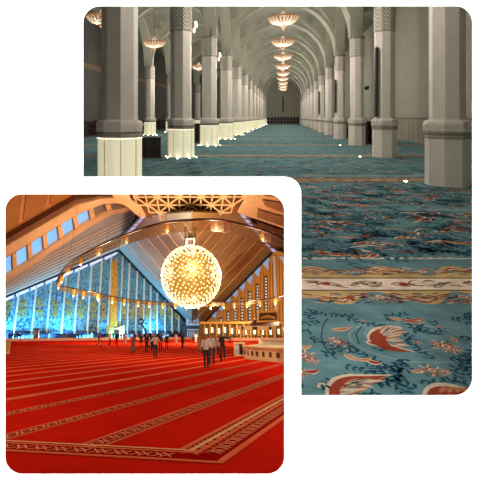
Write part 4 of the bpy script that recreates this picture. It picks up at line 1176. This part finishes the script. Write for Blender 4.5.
fy = [288, 290, 292.7, 296, 298, 300, 301, 302, 302.7, 303, 303, 303, 302.3, 301.8, 300.8, 299.5, 297.5]
for i, (x, y) in enumerate(zip(far, fy)):
    p = inward(rp(x, y), .20*1.7+.05); place_lamp(p-Vector((0, 0, .15)), 1.7, 'small amber lamp on the far side of the lighting ring', 'amber lamps on the far ring')

# ---- the globe of lights
GY = 92.0; gc = pb(191, 276, GY); gd = (MB_ @ gc).y; GR = 30.0/FP*gd*.985
root = empty('globe_chandelier', TB(gc-Vector((0, 0, GR))), 'huge globe chandelier of hundreds of golden points of light', 'chandelier')
gl = Vector((0, 0, GR))
b = MB(); b.ball(gl, GR*.80, n=28, k=16); b.build('inner_sphere', M_gcore, root)
bm = MB(); bm.ball((0, 0, 0), .145, n=8, k=5); bme = bm.mesh('globe_bulb', M_gbulb)
pts = []
NB = 720; ga = pi*(3-sqrt(5))
for i in range(NB):
    z = 1-2*(i+.5)/NB; r = sqrt(1-z*z); pts.append((Vector((r*cos(ga*i), r*sin(ga*i), z))+Vector((random.uniform(-.03, .03), random.uniform(-.03, .03), random.uniform(-.03, .03)))).normalized())
pts.sort(key=lambda v: (v+Vector((0, GY/GR, 0))).length)
stalk = MB(); rest = MB()
for i, v in enumerate(pts):
    q = gl+v*GR
    stalk.tube(gl+v*GR*.78, q, .02, n=4, caps=False)
    if i < 100:
        o = bpy.data.objects.new('bulb', bme); COL.objects.link(o); o.parent = root; o.location = q
    else: rest.ball(q, .16, n=8, k=5)
stalk.build('stalks', M_stalk, root)
o = rest.build('bulb_cluster', M_gbulb, root); o['kind'] = 'stuff'
b = MB()
for x in (-.9, .9): b.tube(gl+Vector((x, 0, GR*.95)), gl+Vector((x, 0, GR+3.6)), .22, n=8)
b.box(gl+Vector((0, 0, GR+1.9)), (1.0, .5, 1.2)); b.build('hanger', M_olive, root)

# ---- camera crane
p = floorB(148, 347)
root = empty('camera_crane', TB(p), 'black camera crane arm with a round head raised over the people', 'camera crane')
q = [pb(147, 334, p.y)-p, pb(140.5, 321.5, p.y)-p]
b = MB(); b.tube((0, 0, 0), q[0], .10, .08); b.build('mast', M_black2, root)
b = MB(); b.tube(q[0], pb(142.5, 325, p.y)-p, .13, .10); b.build('arm', M_black2, root)
b = MB(); c_ = pb(141, 321.5, p.y)-p; b.path([c_+Vector((.34*cos(2*pi*i/20), 0, .34*sin(2*pi*i/20))) for i in range(20)], .10, 8, closed=True); b.build('round_head', M_black2, root)
b = MB(); b.box((0, 0, .12), (.7, .7, .24)); b.build('base', M_black2, root)

# ------------------------------------------------------------ people
def baked(mb, name, m, vox):
    me = mb.mesh('tmp', m); o = bpy.data.objects.new('tmp', me); COL.objects.link(o)
    r = o.modifiers.new('r', 'REMESH'); r.mode = 'VOXEL'; r.voxel_size = vox; r.use_smooth_shade = True
    s = o.modifiers.new('s', 'SMOOTH'); s.iterations = 2; s.factor = .4
    dg = bpy.context.evaluated_depsgraph_get(); out = bpy.data.meshes.new_from_object(o.evaluated_get(dg)); out.name = name
    bpy.data.objects.remove(o); out.materials.clear(); out.materials.append(m); return out
_mc = {}
def cmat(c, r=.85):
    k = tuple(c)
    if k not in _mc: _mc[k] = mat('cloth_%02x%02x%02x' % k, lin(c), r, .08, 12)
    return _mc[k]
SKIN = mat('skin', lin((150, 104, 78)), .6); HAIR = mat('dark_hair', lin((30, 24, 22)), .7)
def person(p, label, top=(200, 195, 185), bottom=(40, 40, 48), robe=False, h=1.72, face=0, stride=.12, lean=0, armL=(.18, .1), armR=(.18, .1), bendL=.15, bendR=.15, vox=.014, cap_=None, group=None, seated=False):
    """face: turn about the upright axis; arm (out, forward) angles in radians from hanging"""
    s = h/1.72
    root = empty('person', TB(p, face) @ Matrix.Scale(s, 4), label, 'person', group)
    V = Vector
    hip = .92; ly = lean
    sh = V((0, -.02-ly*.5, 1.42)); neck = V((0, -.03-ly*.55, 1.50)); head = V((0, -.05-ly*.65, 1.62))
    legs = []
    for sx, st in ((-1, stride), (1, -stride)):
        H_ = V((sx*.095, 0, hip)); F_ = V((sx*.11, -st, .085)); K = (H_+F_)/2+V((sx*.01, -.04-abs(st)*.25, .02)); legs.append((H_, K, F_))
    arms = []
    for sx, (o_, f_), be in ((-1, armL, bendL), (1, armR, bendR)):
        S0 = V((sx*.185, sh.y, 1.39)); d = V((sx*sin(o_), -sin(f_)*cos(o_), -cos(f_)*cos(o_)))
        E = S0+d*.29; d2 = (d+V((0, -be, be*.5))).normalized(); W = E+d2*.25; arms.append((S0, E, W, d2, sx))
    b = MB()
    b.ball(head, (.074, .092, .112), n=16, k=12); b.ball(head+V((0, -.03, -.06)), (.055, .06, .055), n=12, k=8)
    b.cap(head+V((0, -.088, .015)), head+V((0, -.108, -.02)), .012, .016)
    for sx in (-1, 1): b.ball(head+V((sx*.077, 0, -.005)), (.012, .022, .032))
    b.ball(head+V((0, -.088, -.052)), (.026, .012, .009))
    b.cap(neck-V((0, 0, .06)), head-V((0, -.01, .05)), .052, .048)
    b.ball((0, -ly*.3, 1.18), (.150, .095, .27), n=14, k=10); b.ball((0, 0, .96), (.150, .10, .13), n=14, k=8)
    b.cap((-.16, sh.y, 1.39), (.16, sh.y, 1.39), .058)
    for H_, K, F_ in legs:
        b.cap(H_, K, .082, .058); b.cap(K, F_, .055, .036); b.cap(F_+V((0, .03, -.045)), F_+V((0, -.13, -.055)), .036, .028)
    for S0, E, W, d2, sx in arms:
        b.cap(S0, E, .046, .037); b.cap(E, W, .036, .024)
        side = V((1, 0, 0)) if abs(d2.x) < .8 else V((0, 0, 1)); fw = (side-d2*side.dot(d2)).normalized(); fw = V((0, -1, 0))-d2*(V((0, -1, 0)).dot(d2)); fw.normalize()
        b.cap(W, W+d2*.075, .026, .033)
        for i, L_ in enumerate((.070, .080, .074, .058)):
            r0 = W+d2*.085+fw*(.033-.022*i); m1 = r0+d2*L_*.55; b.cap(r0, m1, .0095, .009, n=6); b.cap(m1, m1+(d2*.8-V((sx, 0, 0))*.5).normalized()*L_*.5, .009, .008, n=6)
        t0 = W+d2*.03+fw*.03; b.cap(t0, t0+(d2*.6+fw*.8).normalized()*.06, .011, .009, n=6)
    o = bpy.data.objects.new('body', baked(b, 'body', SKIN, vox*.9)); COL.objects.link(o); o.parent = root
    # clothes
    tm, bm_ = cmat(top), cmat(bottom)
    if robe:
        b = MB(); b.lathe([(.17, 1.0), (.20, .6), (.24, .22), (.21, .22), (.16, .5)], 16); b.ball((0, 0, .98), (.175, .125, .16), n=14, k=8); b.cap((0, 0, .98), (0, 0, .3), .15, .20, n=16)
        b.ball((0, -ly*.3, 1.18), (.170, .115, .28), n=14, k=10); b.cap((-.17, sh.y, 1.39), (.17, sh.y, 1.39), .070)
        for S0, E, W, d2, sx in arms: b.cap(S0, E, .062, .052); b.cap(E, W-d2*.03, .052, .042)
        o = bpy.data.objects.new('robe', baked(b, 'robe', tm, vox)); COL.objects.link(o); o.parent = root
        b = MB()
        for H_, K, F_ in legs: b.cap(K, F_+V((0, 0, .02)), .068, .052)
        o = bpy.data.objects.new('trousers', baked(b, 'trousers', bm_, vox)); COL.objects.link(o); o.parent = root
    else:
        b = MB(); b.ball((0, -ly*.3, 1.17), (.172, .115, .29), n=14, k=10); b.ball((0, 0, .98), (.170, .12, .13), n=14, k=8); b.cap((-.17, sh.y, 1.39), (.17, sh.y, 1.39), .070)
        for S0, E, W, d2, sx in arms: b.cap(S0, E, .062, .052)
        o = bpy.data.objects.new('shirt', baked(b, 'shirt', tm, vox)); COL.objects.link(o); o.parent = root
        b = MB(); b.ball((0, 0, .93), (.163, .115, .10), n=14, k=8)
        for H_, K, F_ in legs: b.cap(H_, K, .098, .075); b.cap(K, F_+V((0, 0, .0)), .073, .055)
        o = bpy.data.objects.new('trousers', baked(b, 'trousers', bm_, vox)); COL.objects.link(o); o.parent = root
    for H_, K, F_ in legs:
        b = MB(); b.ball(F_+V((0, -.06, -.05)), (.048, .13, .042), n=12, k=8); b.build('shoe', HAIR, root)
    b = MB(); b.ball(head+V((0, .018, .035)), (.083, .090, .092), n=16, k=10); b.build('hair' if cap_ is None else 'headwear', HAIR if cap_ is None else cmat(cap_), root)
    b = MB()
    for sx in (-1, 1): b.ball(head+V((sx*.03, -.086, .012)), .009, n=8, k=6)
    b.build('eye', M_black2, root)
    return root
def at(x, y): return floorB(x, y)
W_, K_ = (196, 190, 184), (34, 32, 38)
person(at(206.5, 368.5), 'nearest person, in a pale shirt and dark trousers, walking over the stripes', (206, 196, 190), (36, 34, 42), face=.1, stride=.14, armL=(.22, -.1), armR=(.25, .3), vox=.011)
person(at(212, 364.5), 'person in a light grey shirt just behind the nearest walker', (186, 182, 180), (44, 40, 44), face=-.3, stride=.10, vox=.013)
person(at(217.5, 361.5), 'person leaning in mid step with a grey top and black trousers, legs apart', (150, 140, 140), (26, 26, 30), face=-.9, stride=.30, lean=.18, armR=(.3, .5), vox=.013)
person(at(223, 358.5), 'tall person all in black with one arm stretched towards the counter', (24, 22, 28), (24, 22, 26), face=0, stride=.05, h=1.82, armR=(1.35, .2), bendR=0, vox=.013)
person(at(155, 357.5), 'person in a tan grey shirt and black trousers, elbows out, on the stripes', (176, 150, 136), (28, 28, 36), face=.2, stride=.16, armL=(.6, .5), armR=(.55, .5), bendL=.9, bendR=.9)
person(at(132.8, 353.8), 'person in a long olive brown robe with arms folded in front', (104, 74, 50), (110, 84, 60), robe=True, stride=.05, armL=(.2, .8), armR=(.2, .8), bendL=1.2, bendR=1.2)
person(at(146.3, 352.3), 'person in dark clothes standing below the camera crane', (40, 34, 40), (30, 26, 30), face=.4, stride=.08, armL=(.4, .7), bendL=1.0)
person(at(141, 347.6), 'person in dark maroon clothes behind the one in the olive robe', (70, 36, 38), (46, 26, 30), face=-.4, stride=.12)
person(at(151.5, 350.8), 'slim dark figure half behind the person with elbows out', (38, 36, 48), (30, 28, 34), face=.7, stride=.1)
person(at(160.5, 350.5), 'person in navy clothes just to the globe side of the elbows-out walker', (40, 44, 64), (34, 32, 42), face=-.2, stride=.12)
person(at(166.6, 349), 'lone person in dark clothes standing with feet together', (40, 38, 50), (34, 30, 36), stride=.05)
person(at(176, 344.8), 'person in a white robe far off by the step', (214, 190, 180), (190, 160, 150), robe=True, h=1.75)
person(at(182.5, 348.6), 'dark person standing near the portal end of the blue wall', (46, 42, 56), (32, 28, 34), face=.5, h=1.8)
person(at(196.3, 343.2), 'person in a white robe before the dark portal', (226, 206, 184), (200, 180, 160), robe=True, h=1.8)
person(at(199.5, 351.5), 'person in an olive tan robe behind the nearest walker', (158, 110, 58), (130, 90, 50), robe=True, h=1.7, face=-.3)
person(at(203, 350.5), 'second olive clad person partly hidden by the nearest walker', (140, 96, 60), (110, 80, 50), robe=True, h=1.65, face=.4)
person(at(230, 343.5), 'small dark crouching looking figure near the arcade', (26, 24, 32), (24, 22, 26), h=1.35, stride=.25, lean=.1, armL=(.9, .3))
person(at(98.5, 346), 'person in brown leaning over with legs wide apart', (120, 62, 44), (150, 110, 84), stride=.34, lean=.2, face=1.2, h=1.85)
person(at(109.5, 345), 'person in a pinkish white top walking by the book niche', (214, 170, 150), (90, 50, 44), stride=.2, face=1.0, h=1.8)
person(at(116.5, 345.5), 'person in black in front of the book niche', (34, 28, 32), (50, 20, 22), stride=.08, h=1.8)
person(at(124.8, 345.2), 'person in a cream robe beside the book niche', (226, 190, 165), (200, 150, 130), robe=True, h=1.85)
# the long crowd beneath the blue wall
variants = []
for i, c in enumerate(((24, 26, 44), (50, 48, 66), (20, 20, 30), (84, 62, 70), (40, 54, 92), (150, 140, 150))):
    b = MB(); b.cap((0, 0, .5), (0, 0, 1.2), .2, .2, n=10); b.cap((-.17, 0, 1.36), (.17, 0, 1.36), .09, n=8)
    for sx in (-1, 1):
        b.cap((sx*.1, 0, .85), (sx*.11, 0, .08), .11, .08, n=8); b.cap((sx*.24, 0, 1.36), (sx*.27, -.1*i*.3, .85), .06, .05, n=8)
    b.cap((0, 0, 1.4), (0, 0, 1.52), .06, n=8); b.ball((0, 0, 1.64), (.09, .10, .12), n=10, k=8)
    variants.append(baked(b, 'crowd_person', cmat(c), .05))
rnd = random.Random(11)
NR_ = 66
for i in range(NR_*3):
    row = i//NR_; x = 6.5+178*((i % NR_)+row*.33)/(NR_-.3)
    a0, a1 = floorB(-8, 341.3), floorB(192, 339.0)
    # a point on the line behind the step
    r = rayB(x, 340); t = None
    d = a1-a0; det = r.x*(-d.y)+d.x*r.y
    t = (a0.x*(-d.y)+d.x*a0.y)/det
    q = Vector((r.x*t, r.y*t, FZ)); q.y += 1.9+row*.95+rnd.uniform(0, .1)
    if (row and 103 < x < 129) or (row == 2 and x > 182) or 33.3 < x < 37.9: continue
    o = bpy.data.objects.new('person', variants[rnd.randrange(6)]); COL.objects.link(o)
    o.matrix_world = TB(q, rnd.uniform(-.4, .4)) @ Matrix.Scale(rnd.uniform(1.02, 1.18), 4)
    tag(o, 'person standing in the packed dark crowd below the blue wall', 'person', 'crowd below the blue wall')
